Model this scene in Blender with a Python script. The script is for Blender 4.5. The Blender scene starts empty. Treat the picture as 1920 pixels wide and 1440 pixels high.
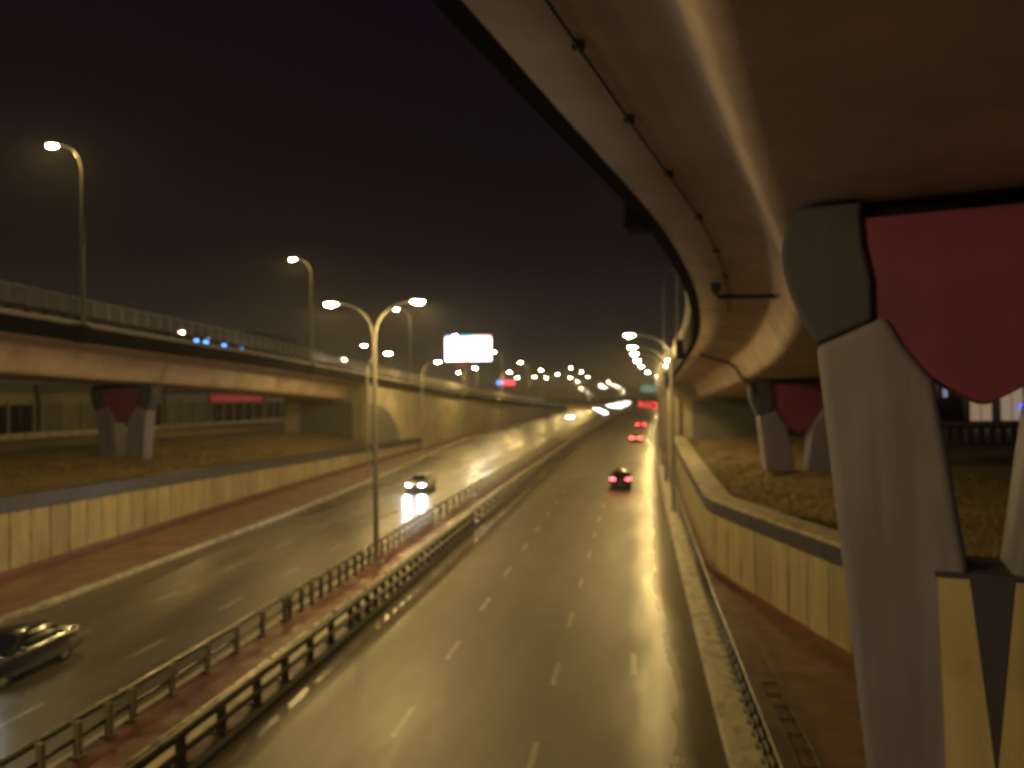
import bpy, bmesh, math, random
from mathutils import Vector, Matrix, Euler
random.seed(7)
R = math.radians
sc = bpy.context.scene
col = sc.collection

# ------------------------------------------------------------------ camera
CAM_H = 8.8
cam_d = bpy.data.cameras.new('camera')
cam_d.sensor_fit = 'HORIZONTAL'
cam_d.sensor_width = 36.0
cam_d.lens = 36.0 * 1498 / 1920
cam_d.clip_start = 0.1
cam_d.clip_end = 6000
cam_d.dof.use_dof = True
cam_d.dof.focus_distance = 3.2
cam_d.dof.aperture_fstop = 1.45
cam_d.dof.aperture_ratio = 0.9
cam = bpy.data.objects.new('camera', cam_d)
col.objects.link(cam)
M = Matrix.Rotation(R(8.36), 4, 'Z') @ Matrix.Rotation(R(90 + 1.05), 4, 'X') @ Matrix.Rotation(R(-0.68), 4, 'Z')
M.translation = (0, 0, CAM_H)
cam.matrix_world = M
sc.camera = cam

# ------------------------------------------------------------------ world: night sky with a city glow low down
w = bpy.data.worlds.new('World')
sc.world = w
w.use_nodes = True
nt = w.node_tree
bg = nt.nodes['Background']
tc = nt.nodes.new('ShaderNodeTexCoord')
sep = nt.nodes.new('ShaderNodeSeparateXYZ')
ramp = nt.nodes.new('ShaderNodeValToRGB')
nt.links.new(tc.outputs['Generated'], sep.inputs[0])
nt.links.new(sep.outputs['Z'], ramp.inputs[0])
nt.links.new(ramp.outputs[0], bg.inputs[0])
cr = ramp.color_ramp
cr.elements[0].position = 0.0
cr.elements[0].color = (0.050, 0.036, 0.022, 1)
cr.elements[1].position = 0.55
cr.elements[1].color = (0.0046, 0.0024, 0.0052, 1)
e = cr.elements.new(0.07); e.color = (0.021, 0.0145, 0.0105, 1)
e = cr.elements.new(0.17); e.color = (0.0080, 0.0052, 0.0047, 1)
e = cr.elements.new(0.30); e.color = (0.0052, 0.0033, 0.0045, 1)
bg.inputs[1].default_value = 1.0

# ------------------------------------------------------------------ view and render settings
sc.view_settings.view_transform = 'Standard'
sc.view_settings.look = 'None'
sc.view_settings.gamma = 1
sc.view_settings.exposure = 0.0
sc.view_settings.use_curve_mapping = False
sc.render.engine = 'CYCLES'
cy = sc.cycles
cy.use_denoising = True
cy.max_bounces = 6
cy.diffuse_bounces = 3
cy.glossy_bounces = 3
cy.transmission_bounces = 3
cy.transparent_max_bounces = 24
cy.volume_bounces = 0
cy.sample_clamp_indirect = 6
cy.caustics_reflective = False
cy.caustics_refractive = False
cy.use_light_tree = True

LAMP_COL = (1.0, 0.665, 0.19)
LAMP_W = 3250.0

# ------------------------------------------------------------------ helpers
def lerp_tab(tab, y):
    if y <= tab[0][0]: return tab[0][1]
    for (a, va), (b, vb) in zip(tab, tab[1:]):
        if y <= b:
            t = (y - a) / (b - a)
            return va + (vb - va) * t
    return tab[-1][1]

def smooth_tab(tab):
    """Catmull-Rom through the table."""
    def f(y):
        n = len(tab)
        if y <= tab[0][0]: return tab[0][1]
        if y >= tab[-1][0]: return tab[-1][1]
        for i in range(n - 1):
            if y <= tab[i + 1][0]: break
        y0, v0 = tab[i]; y1, v1 = tab[i + 1]
        ym, vm = tab[i - 1] if i else (2 * y0 - y1, 2 * v0 - v1)
        yp, vp = tab[i + 2] if i + 2 < n else (2 * y1 - y0, 2 * v1 - v0)
        m0 = (v1 - vm) / (y1 - ym); m1 = (vp - v0) / (yp - y0)
        h = y1 - y0; t = (y - y0) / h
        return ((2*t**3 - 3*t*t + 1) * v0 + (t**3 - 2*t*t + t) * h * m0 + (-2*t**3 + 3*t*t) * v1 + (t**3 - t*t) * h * m1)
    return f

def curve(y):                       # sideways drift of the road
    if y <= 0: return 0.0
    if y <= 300: return y * y / 9000.0
    return 10.0 + 5.0 * (1 - math.exp(-(y - 300) * 0.0667 / 5.0)) + 0.002 * (y - 300)

def zr(y):                          # level of the carriageway
    s = 0.0135
    if y <= 0: return 0.0
    if y <= 40: return s * y * y / 80.0
    if y <= 300: return s * 20 + s * (y - 40)
    z3 = s * 20 + s * 260
    if y <= 450:
        t = y - 300
        return z3 + s * (t - t * t / 300.0)
    return z3 + s * 75

ZS = 4.8                            # street level above the cutting

class MB:
    def __init__(s): s.v = []; s.f = []; s.sm = []
    def add(s, vs, fs, smooth=False):
        b = len(s.v)
        s.v += [tuple(p) for p in vs]
        s.f += [tuple(i + b for i in f) for f in fs]
        s.sm += [smooth] * len(fs)
        return s
    def box(s, c, d, rz=0.0, top=1.0):
        x, y, z = [k / 2 for k in d]
        ca, sa = math.cos(rz), math.sin(rz)
        vs = []
        for zz in (-z, z):
            k = top if zz > 0 else 1.0
            for xx, yy in ((-x, -y), (x, -y), (x, y), (-x, y)):
                xx *= k; yy *= k
                vs.append((c[0] + xx * ca - yy * sa, c[1] + xx * sa + yy * ca, c[2] + zz))
        return s.add(vs, [(3, 2, 1, 0), (4, 5, 6, 7), (0, 1, 5, 4), (1, 2, 6, 5), (2, 3, 7, 6), (3, 0, 4, 7)])
    def loft(s, secs, closed=True, cap=True, smooth=False):
        n = len(secs[0]); vs = [p for q in secs for p in q]; fs = []
        m = n if closed else n - 1
        for i in range(len(secs) - 1):
            for j in range(m):
                k = (j + 1) % n
                fs.append((i*n + j, i*n + k, (i+1)*n + k, (i+1)*n + j))
        s.add(vs, fs, smooth)
        if cap and closed:
            s.add(secs[0], [tuple(range(n))[::-1]]); s.add(secs[-1], [tuple(range(n))])
        return s
    def tube(s, pts, rad, n=8, cap=True):
        pts = [Vector(p) for p in pts]
        if not hasattr(rad, '__len__'): rad = [rad] * len(pts)
        secs = []
        for i, p in enumerate(pts):
            t = (pts[min(i+1, len(pts)-1)] - pts[max(i-1, 0)]).normalized()
            up = Vector((0, 0, 1)) if abs(t.z) < 0.95 else Vector((0, 1, 0))
            a = t.cross(up).normalized(); b = a.cross(t).normalized()
            secs.append([p + (a * math.cos(k*2*math.pi/n) + b * math.sin(k*2*math.pi/n)) * rad[i] for k in range(n)])
        return s.loft(secs, True, cap, True)
    def prism(s, poly, y0, y1):       # polygon in x,z pushed along y
        n = len(poly)
        vs = [(x, y0, z) for x, z in poly] + [(x, y1, z) for x, z in poly]
        fs = [tuple(range(n)), tuple(range(2*n - 1, n - 1, -1))]
        for i in range(n):
            k = (i + 1) % n
            fs.append((i + n, k + n, k, i))
        return s.add(vs, fs)
    def mesh(s, name, mat):
        me = bpy.data.meshes.new(name)
        me.from_pydata(s.v, [], s.f)
        if any(s.sm): me.polygons.foreach_set('use_smooth', s.sm)
        bm = bmesh.new(); bm.from_mesh(me)
        bmesh.ops.recalc_face_normals(bm, faces=bm.faces)
        bm.to_mesh(me); bm.free()
        if mat: me.materials.append(mat)
        me.update()
        return me
    def build(s, name, mat, parent=None, rel=False, bevel=0.0, seg=2):
        if rel and parent is not None:
            o0 = parent.location
            s.v = [(x - o0[0], y - o0[1], z - o0[2]) for x, y, z in s.v]
        o = bpy.data.objects.new(name, s.mesh(name, mat))
        col.objects.link(o)
        if parent: o.parent = parent
        if bevel:
            m = o.modifiers.new('edge', 'BEVEL'); m.width = bevel; m.segments = seg; m.limit_method = 'ANGLE'; m.angle_limit = R(35)
        return o

def put(name, me, loc, parent=None, rz=0.0, scale=None):
    o = bpy.data.objects.new(name, me); col.objects.link(o)
    if parent: o.parent = parent
    o.location = loc; o.rotation_euler = (0, 0, rz)
    if scale: o.scale = scale
    return o

def empty(name, loc, rz=0.0):
    o = bpy.data.objects.new(name, None); col.objects.link(o)
    o.location = loc; o.rotation_euler = (0, 0, rz); o.empty_display_size = 0.3
    return o

def tag(o, label, cat, group=None):
    o['label'] = label; o['category'] = cat
    if group: o['group'] = group
    return o

def struct(o): o['kind'] = 'structure'; return o

def copy_tree(o, parent=None):
    c = o.copy(); col.objects.link(c)
    if parent:
        c.parent = parent
        c.matrix_parent_inverse = o.matrix_parent_inverse.copy()
    for k in ('label', 'category', 'group'):
        if parent and k in c: del c[k]
    for ch in list(KIDS.get(o.name, ())) or [x for x in bpy.data.objects if x.parent == o]:
        copy_tree(ch, c)
    return c
KIDS = {}

# ------------------------------------------------------------------ materials
def nodes(m):
    m.use_nodes = True
    return m.node_tree, m.node_tree.nodes['Principled BSDF']

def mat(name, base, rough=0.7, var=0.25, scale=3.0, bump=0.0, bscale=40.0, metal=0.0, rvar=0.0, stretch=None, dirt=None, spec=0.5, tint=0.0):
    """Principled with noise-mottled colour, roughness and bump, in object space."""
    m = bpy.data.materials.new(name); t, b = nodes(m)
    L = t.links.new; N = t.nodes.new
    co = N('ShaderNodeTexCoord'); src = co.outputs['Object']
    if stretch:
        mp = N('ShaderNodeMapping'); mp.inputs['Scale'].default_value = stretch
        L(src, mp.inputs[0]); srcs = mp.outputs[0]
    else: srcs = src
    n1 = N('ShaderNodeTexNoise'); n1.inputs['Scale'].default_value = scale; n1.inputs['Detail'].default_value = 6; n1.inputs['Roughness'].default_value = 0.65
    L(srcs, n1.inputs[0])
    r = N('ShaderNodeValToRGB'); r.color_ramp.elements[0].position = 0.32; r.color_ramp.elements[1].position = 0.70
    lo = [c * (1 - var) for c in base]; hi = [min(1, c * (1 + var)) for c in base]
    r.color_ramp.elements[0].color = (*lo, 1); r.color_ramp.elements[1].color = (*hi, 1)
    L(n1.outputs[0], r.inputs[0])
    out = r.outputs[0]
    if dirt:
        n3 = N('ShaderNodeTexNoise'); n3.inputs['Scale'].default_value = dirt[1]; n3.inputs['Detail'].default_value = 8
        L(src, n3.inputs[0])
        rr = N('ShaderNodeValToRGB'); rr.color_ramp.elements[0].position = 0.50; rr.color_ramp.elements[1].position = 0.68
        L(n3.outputs[0], rr.inputs[0])
        mx = N('ShaderNodeMixRGB'); mx.inputs[2].default_value = (*dirt[0], 1)
        ml = N('ShaderNodeMath'); ml.operation = 'MULTIPLY'; ml.inputs[1].default_value = 0.75
        L(rr.outputs[0], ml.inputs[0]); L(ml.outputs[0], mx.inputs[0]); L(out, mx.inputs[1]); out = mx.outputs[0]
    if tint:                            # each piece a little lighter or darker than the next
        oi = N('ShaderNodeObjectInfo'); mt_ = N('ShaderNodeMapRange'); mt_.inputs['To Min'].default_value = 1 - tint; mt_.inputs['To Max'].default_value = 1 + tint * 0.5
        L(oi.outputs['Random'], mt_.inputs[0])
        mm = N('ShaderNodeMixRGB'); mm.blend_type = 'MULTIPLY'; mm.inputs[0].default_value = 1.0
        L(out, mm.inputs[1]); L(mt_.outputs[0], mm.inputs[2]); out = mm.outputs[0]
    L(out, b.inputs['Base Color'])
    b.inputs['Roughness'].default_value = rough; b.inputs['Metallic'].default_value = metal
    b.inputs['Specular IOR Level'].default_value = spec
    if rvar:
        n2 = N('ShaderNodeTexNoise'); n2.inputs['Scale'].default_value = scale * 0.6; n2.inputs['Detail'].default_value = 5
        L(srcs, n2.inputs[0])
        mr = N('ShaderNodeMapRange'); mr.inputs['From Min'].default_value = 0.32; mr.inputs['From Max'].default_value = 0.68
        mr.inputs['To Min'].default_value = max(0.03, rough - rvar); mr.inputs['To Max'].default_value = min(1, rough + rvar)
        L(n2.outputs[0], mr.inputs[0]); L(mr.outputs[0], b.inputs['Roughness'])
    if bump:
        nb = N('ShaderNodeTexNoise'); nb.inputs['Scale'].default_value = bscale; nb.inputs['Detail'].default_value = 5
        L(src, nb.inputs[0])
        bp = N('ShaderNodeBump'); bp.inputs['Strength'].default_value = bump; bp.inputs['Distance'].default_value = 0.03
        L(nb.outputs[0], bp.inputs['Height']); L(bp.outputs[0], b.inputs['Normal'])
    return m

def emit(name, colr, strength, sample=False):
    m = bpy.data.materials.new(name); t, b = nodes(m)
    b.inputs['Base Color'].default_value = (*[0.05 + 0.12 * c for c in colr], 1)
    b.inputs['Emission Color'].default_value = (*colr, 1)
    b.inputs['Emission Strength'].default_value = strength
    m.cycles.emission_sampling = 'FRONT_BACK' if sample else 'NONE'
    return m

def glassy(name, colr, alpha, rough=0.3):
    m = bpy.data.materials.new(name); t, b = nodes(m)
    b.inputs['Base Color'].default_value = (*colr, 1); b.inputs['Roughness'].default_value = rough
    b.inputs['Alpha'].default_value = alpha
    return m

MT = {}
def wet_road(name, lo, hi, r_dry, r_wet, patch, edges=()):
    """asphalt with long tyre-worn streaks, grain, and wet patches that turn glossy"""
    m = bpy.data.materials.new(name); t, b = nodes(m); L = t.links.new; N = t.nodes.new
    co = N('ShaderNodeTexCoord')
    def noise(scale, stretch, detail=5, rough=0.6):
        mp = N('ShaderNodeMapping'); mp.inputs['Scale'].default_value = stretch; L(co.outputs['Object'], mp.inputs[0])
        n = N('ShaderNodeTexNoise'); n.inputs['Scale'].default_value = scale; n.inputs['Detail'].default_value = detail; n.inputs['Roughness'].default_value = rough
        L(mp.outputs[0], n.inputs[0]); return n.outputs[0]
    streak = noise(0.9, (1.0, 0.04, 1.0), 4)
    blot = noise(0.35, (1.0, 0.45, 1.0), 7, 0.7)
    grain = noise(14.0, (1, 1, 1), 4)
    a1 = N('ShaderNodeMath'); a1.operation = 'ADD'; L(streak, a1.inputs[0]); L(blot, a1.inputs[1])
    a2 = N('ShaderNodeMath'); a2.operation = 'MULTIPLY_ADD'; L(grain, a2.inputs[0]); a2.inputs[1].default_value = 0.5; L(a1.outputs[0], a2.inputs[2])
    cr = N('ShaderNodeValToRGB'); cr.color_ramp.elements[0].position = 0.0; cr.color_ramp.elements[1].position = 1.0
    mr = N('ShaderNodeMapRange'); mr.inputs['From Min'].default_value = 0.85; mr.inputs['From Max'].default_value = 1.65; L(a2.outputs[0], mr.inputs[0])
    L(mr.outputs[0], cr.inputs[0]); cr.color_ramp.elements[0].color = (*lo, 1); cr.color_ramp.elements[1].color = (*hi, 1)
    L(cr.outputs[0], b.inputs['Base Color'])
    wet = noise(0.22, (1.6, 0.35, 1.0), 6, 0.65)
    w2 = N('ShaderNodeMapRange'); w2.inputs['From Min'].default_value = patch; w2.inputs['From Max'].default_value = patch + 0.16
    w2.inputs['To Min'].default_value = r_dry; w2.inputs['To Max'].default_value = r_wet; L(wet, w2.inputs[0])
    a3 = N('ShaderNodeMath'); a3.operation = 'MULTIPLY_ADD'; L(streak, a3.inputs[0]); a3.inputs[1].default_value = 0.14; L(w2.outputs[0], a3.inputs[2])
    a4 = N('ShaderNodeMath'); a4.operation = 'SUBTRACT'; L(a3.outputs[0], a4.inputs[0]); a4.inputs[1].default_value = 0.07
    out = a4.outputs[0]
    if edges:                           # water standing along the kerbs: glossier towards each edge
        sp = N('ShaderNodeSeparateXYZ'); L(co.outputs['Object'], sp.inputs[0])
        y2 = N('ShaderNodeMath'); y2.operation = 'MULTIPLY'; L(sp.outputs['Y'], y2.inputs[0]); L(sp.outputs['Y'], y2.inputs[1])
        xl = N('ShaderNodeMath'); xl.operation = 'MULTIPLY_ADD'; L(y2.outputs[0], xl.inputs[0]); xl.inputs[1].default_value = -1 / 9000.0; L(sp.outputs['X'], xl.inputs[2])
        wob = N('ShaderNodeMath'); wob.operation = 'MULTIPLY_ADD'; L(wet, wob.inputs[0]); wob.inputs[1].default_value = 2.4; L(xl.outputs[0], wob.inputs[2])
        for e0, e1, r_e in edges:
            mk = N('ShaderNodeMapRange'); mk.interpolation_type = 'SMOOTHSTEP'; mk.inputs['From Min'].default_value = e0 + 1.2; mk.inputs['From Max'].default_value = e1 + 1.2
            L(wob.outputs[0], mk.inputs[0])
            mxr = N('ShaderNodeMix'); L(mk.outputs[0], mxr.inputs[0]); L(out, mxr.inputs[2]); mxr.inputs[3].default_value = r_e; out = mxr.outputs[0]
    L(out, b.inputs['Roughness'])
    bp = N('ShaderNodeBump'); bp.inputs['Strength'].default_value = 0.10; bp.inputs['Distance'].default_value = 0.03
    L(grain, bp.inputs['Height']); L(bp.outputs[0], b.inputs['Normal'])
    return m
MT['asphalt'] = wet_road('wet_asphalt', (0.060, 0.050, 0.038), (0.150, 0.128, 0.095), 0.53, 0.43, 0.50, ((-0.5, 1.6, 0.19), (-8.5, -10.0, 0.22)))
MT['asphalt_far'] = wet_road('wet_asphalt_oncoming', (0.050, 0.042, 0.032), (0.115, 0.098, 0.076), 0.42, 0.26, 0.46)
MT['paint'] = mat('worn_road_paint', (0.29, 0.27, 0.225), 0.4, 0.35, 5.0, 0.1, dirt=((0.13, 0.115, 0.09), 2.2))
MT['kerb'] = mat('kerb_concrete', (0.40, 0.37, 0.32), 0.5, 0.25, 2.0, 0.2, dirt=((0.12, 0.10, 0.08), 1.2))
MT['redpave'] = mat('red_paving', (0.155, 0.085, 0.062), 0.6, 0.35, 1.2, 0.2, 25, rvar=0.15)
MT['redmedian'] = mat('red_median_ground', (0.10, 0.022, 0.018), 0.45, 0.45, 1.4, 0.25, 18, rvar=0.15, dirt=((0.20, 0.16, 0.10), 0.9))
MT['wallpanel'] = mat('cream_wall_panel', (0.38, 0.33, 0.22), 0.75, 0.20, 2.0, 0.15, 25, stretch=(1, 1, 0.16), tint=0.16, dirt=((0.31, 0.265, 0.16), 0.5))
MT['joint'] = mat('dark_joint', (0.05, 0.045, 0.035), 0.8)
MT['coping'] = mat('coping_concrete', (0.42, 0.38, 0.29), 0.6, 0.22, 1.5, 0.2, dirt=((0.18, 0.15, 0.1), 1.3))
MT['fascia'] = mat('dark_blue_fascia', (0.035, 0.034, 0.055), 0.5, 0.25, 1.5, 0.1)
MT['skirting'] = mat('red_skirting', (0.15, 0.055, 0.045), 0.6, 0.3, 1.5, 0.1)
MT['girder'] = mat('girder_concrete', (0.56, 0.46, 0.43), 0.75, 0.18, 0.8, 0.18, 9, dirt=((0.40, 0.325, 0.28), 0.30))
MT['rampwall'] = mat('ramp_wall_concrete', (0.44, 0.40, 0.30), 0.75, 0.12, 0.4, 0.1, 14, dirt=((0.28, 0.24, 0.17), 0.3))
MT['abut'] = mat('grey_abutment_paint', (0.15, 0.15, 0.17), 0.7, 0.15, 0.6, 0.1)
MT['edge'] = mat('black_deck_edge', (0.006, 0.0055, 0.007), 0.85, 0.3, 1.0, spec=0.12)
MT['lip'] = mat('galvanised_rail', (0.78, 0.76, 0.74), 0.4, 0.12, 2.0)
MT['legpaint'] = mat('blue_grey_pier_paint', (0.20, 0.185, 0.31), 0.7, 0.20, 2.6, 0.12, 20, stretch=(1, 1, 0.10), dirt=((0.165, 0.15, 0.23), 0.5))  # blue-grey paint with the purple cast of the light mixed in
MT['cappaint'] = mat('dark_slate_pier_paint', (0.050, 0.050, 0.10), 0.7, 0.22, 2.2, 0.10, 20, stretch=(1, 1, 0.14))  # slate paint, purple light cast included in the colour
MT['heart'] = mat('crimson_pier_paint', (0.185, 0.034, 0.115), 0.65, 0.12, 2.2, 0.10, 20, stretch=(1, 1, 0.14), dirt=((0.13, 0.028, 0.08), 0.6))  # crimson paint shifted to magenta to carry the purple light cast
MT['cream'] = mat('cream_pier_paint', (0.46, 0.40, 0.27), 0.7, 0.18, 2.4, 0.08, 20, stretch=(1, 1, 0.12), dirt=((0.32, 0.26, 0.16), 0.7))
MT['earth'] = mat('dry_grass_ground', (0.21, 0.155, 0.068), 0.9, 0.30, 0.6, 0.35, 8, dirt=((0.12, 0.088, 0.042), 0.25))
MT['grass'] = mat('dry_grass_blade', (0.225, 0.168, 0.07), 0.8, 0.5, 0.5)
MT['steel'] = mat('grey_pole_steel', (0.30, 0.29, 0.27), 0.40, 0.12, 2.0, metal=0.3)
MT['darkrail'] = mat('dark_rail_paint', (0.030, 0.022, 0.018), 0.36, 0.3, 3.0, metal=0.2, rvar=0.1)
MT['brightrail'] = mat('pale_rail_steel', (0.30, 0.26, 0.20), 0.30, 0.3, 3.0, metal=0.6, rvar=0.1)  # for the thin pale strips along the rail tops
MT['post'] = mat('guard_post_steel', (0.20, 0.17, 0.14), 0.45, 0.25, 3.0, metal=0.3)
MT['pipe'] = mat('dark_drain_pipe', (0.045, 0.035, 0.028), 0.5, 0.25, 3.0)
MT['lens'] = emit('lit_lamp_lens', (1.0, 0.76, 0.38), 380.0, True)
MT['lensoff'] = mat('unlit_lamp_lens', (0.35, 0.35, 0.34), 0.2)
MT['lensfar'] = emit('lit_far_lamp_lens', (1.0, 0.82, 0.50), 700.0)
MT['lensmid'] = emit('lit_mid_lamp_lens', (1.0, 0.82, 0.50), 260.0)
MT['lensorange'] = emit('lit_orange_lamp_lens', (1.0, 0.55, 0.16), 120.0)
MT['fence'] = glassy('hazy_fence_panel', (0.50, 0.48, 0.46), 0.40, 0.4)
MT['fencepost'] = mat('fence_post_steel', (0.72, 0.71, 0.72), 0.5, 0.12, 2.0)
MT['balus'] = mat('dark_balustrade', (0.06, 0.052, 0.045), 0.5, 0.2)
MT['deckroad'] = mat('deck_asphalt', (0.07, 0.065, 0.06), 0.5)
MT['tyre'] = mat('tyre_rubber', (0.015, 0.015, 0.015), 0.8)
MT['rim'] = mat('wheel_rim', (0.45, 0.45, 0.46), 0.3, 0.1, metal=0.9)
MT['carglass'] = mat('car_glass', (0.012, 0.013, 0.016), 0.06, 0.1)
MT['trim'] = mat('black_car_trim', (0.02, 0.02, 0.02), 0.5)
MT['plate'] = mat('number_plate', (0.05, 0.10, 0.35), 0.4)
MT['head'] = emit('lit_headlight', (0.92, 0.95, 1.0), 260.0, True)
MT['headfar'] = emit('lit_far_headlight', (0.95, 0.95, 1.0), 150.0)
MT['tail'] = emit('lit_tail_light', (1.0, 0.035, 0.05), 40.0)
MT['tailfar'] = emit('lit_far_tail_light', (1.0, 0.05, 0.05), 30.0)

# ================================================================== LARGE STRUCTURE
YS = [-60, -30, -10, 0, 6, 12, 16, 20, 24, 28, 32, 36, 40, 46, 52, 58, 66, 74, 82, 90, 98, 106, 114, 125, 140, 155, 170, 190, 210, 230, 250, 275, 300, 325, 350, 380, 420, 460, 520, 600, 750, 950, 1300, 2000, 3500]

lkerb = smooth_tab([(-60, -24.6), (30, -24.7), (66, -25.0), (100, -26.6), (130, -28.2), (160, -29.0), (200, -27.6), (240, -24.6), (300, -20.0)])
def LK(y): return lkerb(y) if y < 300 else -20.0 + curve(y) - 10.0
def RK(y): return 2.15 + curve(y)

def sheet(name, xl, xr, dz, m, ys=YS, sub=1, parent=None, y_sub=True):
    mb = MB(); yy = []
    for a, b in zip(ys, ys[1:]):
        k = max(1, int((b - a) / 6)) if y_sub and b < 320 else 1
        yy += [a + (b - a) * i / k for i in range(k)]
    yy.append(ys[-1])
    secs = [[(xl(y) + (xr(y) - xl(y)) * i / sub, y, zr(y) + (dz(y) if callable(dz) else dz)) for i in range(sub + 1)] for y in yy]
    mb.loft(secs, closed=False, smooth=True)
    return mb.build(name, m, parent)

ML = lambda y: -13.85 + curve(y)      # median edges
MR = lambda y: -10.25 + curve(y)
road_l = struct(sheet('road', LK, ML, 0.0, MT['asphalt_far'], sub=3))
road_r = struct(sheet('road', MR, RK, 0.0, MT['asphalt'], sub=4))
# median: raised slab with red ground and a cream strip
med = struct(sheet('median_ground', lambda y: ML(y) + 0.22, lambda y: MR(y) - 0.22, 0.16, MT['redmedian'], sub=2))
strip = struct(sheet('median_concrete_strip', lambda y: -11.75 + curve(y), lambda y: -11.05 + curve(y), 0.172, MT['coping']))

def kerb_line(name, fx, y0, y1, step, wdt, hgt, m, side):
    """kerb stones one by one along a line; wdt to the given side"""
    root = struct(empty(name, (0, 0, 0)))
    y = y0
    while y < y1:
        st = step if y < 90 else step * 4
        yb = y + st - 0.025
        j = random.uniform(-0.006, 0.006)
        p = []
        for yy in (y, yb):
            x = fx(yy); z = zr(yy)
            a, b = (x, x + side * wdt)
            p.append([(a + j, yy, z - 0.15), (b + j, yy, z - 0.15), (b + j, yy, z + hgt + j * .6), (a + side * 0.03 + j, yy, z + hgt + j * .6), (a + j, yy, z + hgt - 0.03)])
        MB().loft(p).build('kerb_stone', m, root)
        y += st
    return root
kerb_line('kerb_left_road', LK, 12, 235, 1.6, 0.38, 0.17, MT['kerb'], -1)
kerb_line('kerb_median_left', ML, 12, 235, 1.6, 0.22, 0.17, MT['coping'], 1)
kerb_line('kerb_median_right', MR, 12, 235, 1.6, 0.22, 0.17, MT['joint'], -1)
kerb_line('kerb_right_road', RK, 8, 235, 1.6, 0.30, 0.17, MT['kerb'], 1)

# walkways
lwall_t = [(-60, -29.4), (15, -29.8), (35, -30.4), (55, -31.2), (80, -31.5), (100, -31.3), (116, -31.0)]
LWX = smooth_tab(lwall_t)
LWT = smooth_tab([(-60, 4.6), (20, 4.4), (35, 4.15), (73, 3.5), (100, 3.2), (116, 3.0)])
rwall_pts = [(17.4, -10.0), (11.7, 11.0), (7.1, 26.0), (3.75, 39.0), (3.95, 60.0), (4.35, 81.0)]
RWX = lambda y: lerp_tab([(b, a) for a, b in rwall_pts], y)
RWT = smooth_tab([(-60, 3.9), (11, 3.9), (39, 3.95), (60, 4.4), (81, 4.8)])
walk_l = struct(sheet('walkway_left', lambda y: (LWX(y) if y < 116 else LK(y) - 3.2), lambda y: LK(y) - 0.38, 0.155, MT['redpave'], ys=[y for y in YS if y < 330], sub=2))
walk_r = struct(sheet('walkway_right', lambda y: RK(y) + 0.95, lambda y: max(RWX(y) + 0.2, RK(y) + 1.6), 0.15, MT['redpave'], ys=[y for y in YS if y < 100], sub=2))
apron = struct(sheet('pavement_strip', lambda y: RK(y) + 0.30, lambda y: RK(y) + 0.95, 0.16, MT['coping'], ys=[y for y in YS if y < 330]))

# ground sheets on both sides, one each, out to the horizon
def ground(name, sideX, topZ, sgn, brk, end):
    mb = MB(); secs = []
    yy = []
    for a, b in zip(YS, YS[1:]):
        k = max(1, int((b - a) / 3)) if -10 <= a and b < 130 else 1
        yy += [a + (b - a) * i / k for i in range(k)]
    yy.append(YS[-1])
    for y in yy:
        x0, z0 = sideX(y), topZ(y)
        row = [(x0, y, z0)]
        for d, k in ((0.9, 0.05), (2.0, 0.22), (3.5, 0.45), (5.0, 0.66), (7, 0.84), (9.5, 0.97), (13, 1.0), (30, 1.0), (120, 1.0), (900, 1.0), (3000, 1.0)):
            z = z0 + (ZS - z0) * k
            if d < 12 and y < 130: z += random.uniform(-0.07, 0.07)
            row.append((x0 + sgn * d, y, z))
        secs.append(row)
    mb.loft(secs, closed=False, smooth=True)
    return struct(mb.build(name, MT['earth']))
ground('ground_left', lambda y: (LWX(y) - 0.5 if y <= 116 else (-36.0 if y < 290 else LK(y) - 1.0)),
       lambda y: (LWT(y) - 0.12 if y <= 116 else (ZS - 0.3 if y < 290 else zr(y) + 0.1)), -1, 116, 290)
ground('ground_right', lambda y: (RWX(y) + 0.6 if y <= 81 else (8.0 + curve(y) if y < 310 else RK(y) + 0.9)),
       lambda y: (RWT(y) - 0.10 if y <= 81 else (ZS - 0.2 if y < 310 else zr(y) + 0.1)), 1, 81, 310)

# ------------------------------------------------------------------ lane paint
def lane_dashes(parent, x0, y0, y1, first):
    y = first
    while y < y1:
        L = 2.0
        p = []
        for yy in (y, y + L):
            x = x0 + curve(yy)
            p.append([(x - 0.075, yy, zr(yy) + 0.005), (x + 0.075, yy, zr(yy) + 0.005)])
        MB().loft(p, closed=False).build('lane_dash', MT['paint'], parent)
        y += 6.0
for x0, f in ((-2.5, 18.3), (-6.25, 20.2)): lane_dashes(road_r, x0, 16, 190, f)
for x0, f in ((-17.1, 19.2), (-20.6, 20.0)): lane_dashes(road_l, x0, 16, 190, f)
# worn turn arrow in the outer lane
def arrow(parent, x, y):
    z = zr(y) + 0.005
    pts = [(-0.10, -1.6), (0.10, -1.6), (0.10, 0.5), (0.55, 1.0), (0.85, 0.75), (0.95, 1.75), (0.05, 1.5), (0.32, 1.24), (-0.10, 0.75)]
    MB().add([(x + a, y + b, z + 0.002 * b * 0) for a, b in pts], [tuple(range(len(pts)))]).build('turn_arrow', MT.setdefault('faint', mat('faint_road_paint', (0.24, 0.22, 0.18), 0.45, 0.3, 4.0, 0.1, dirt=((0.11, 0.095, 0.075), 2.0))), parent)
arrow(road_r, 0.0, 27.0)
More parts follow.
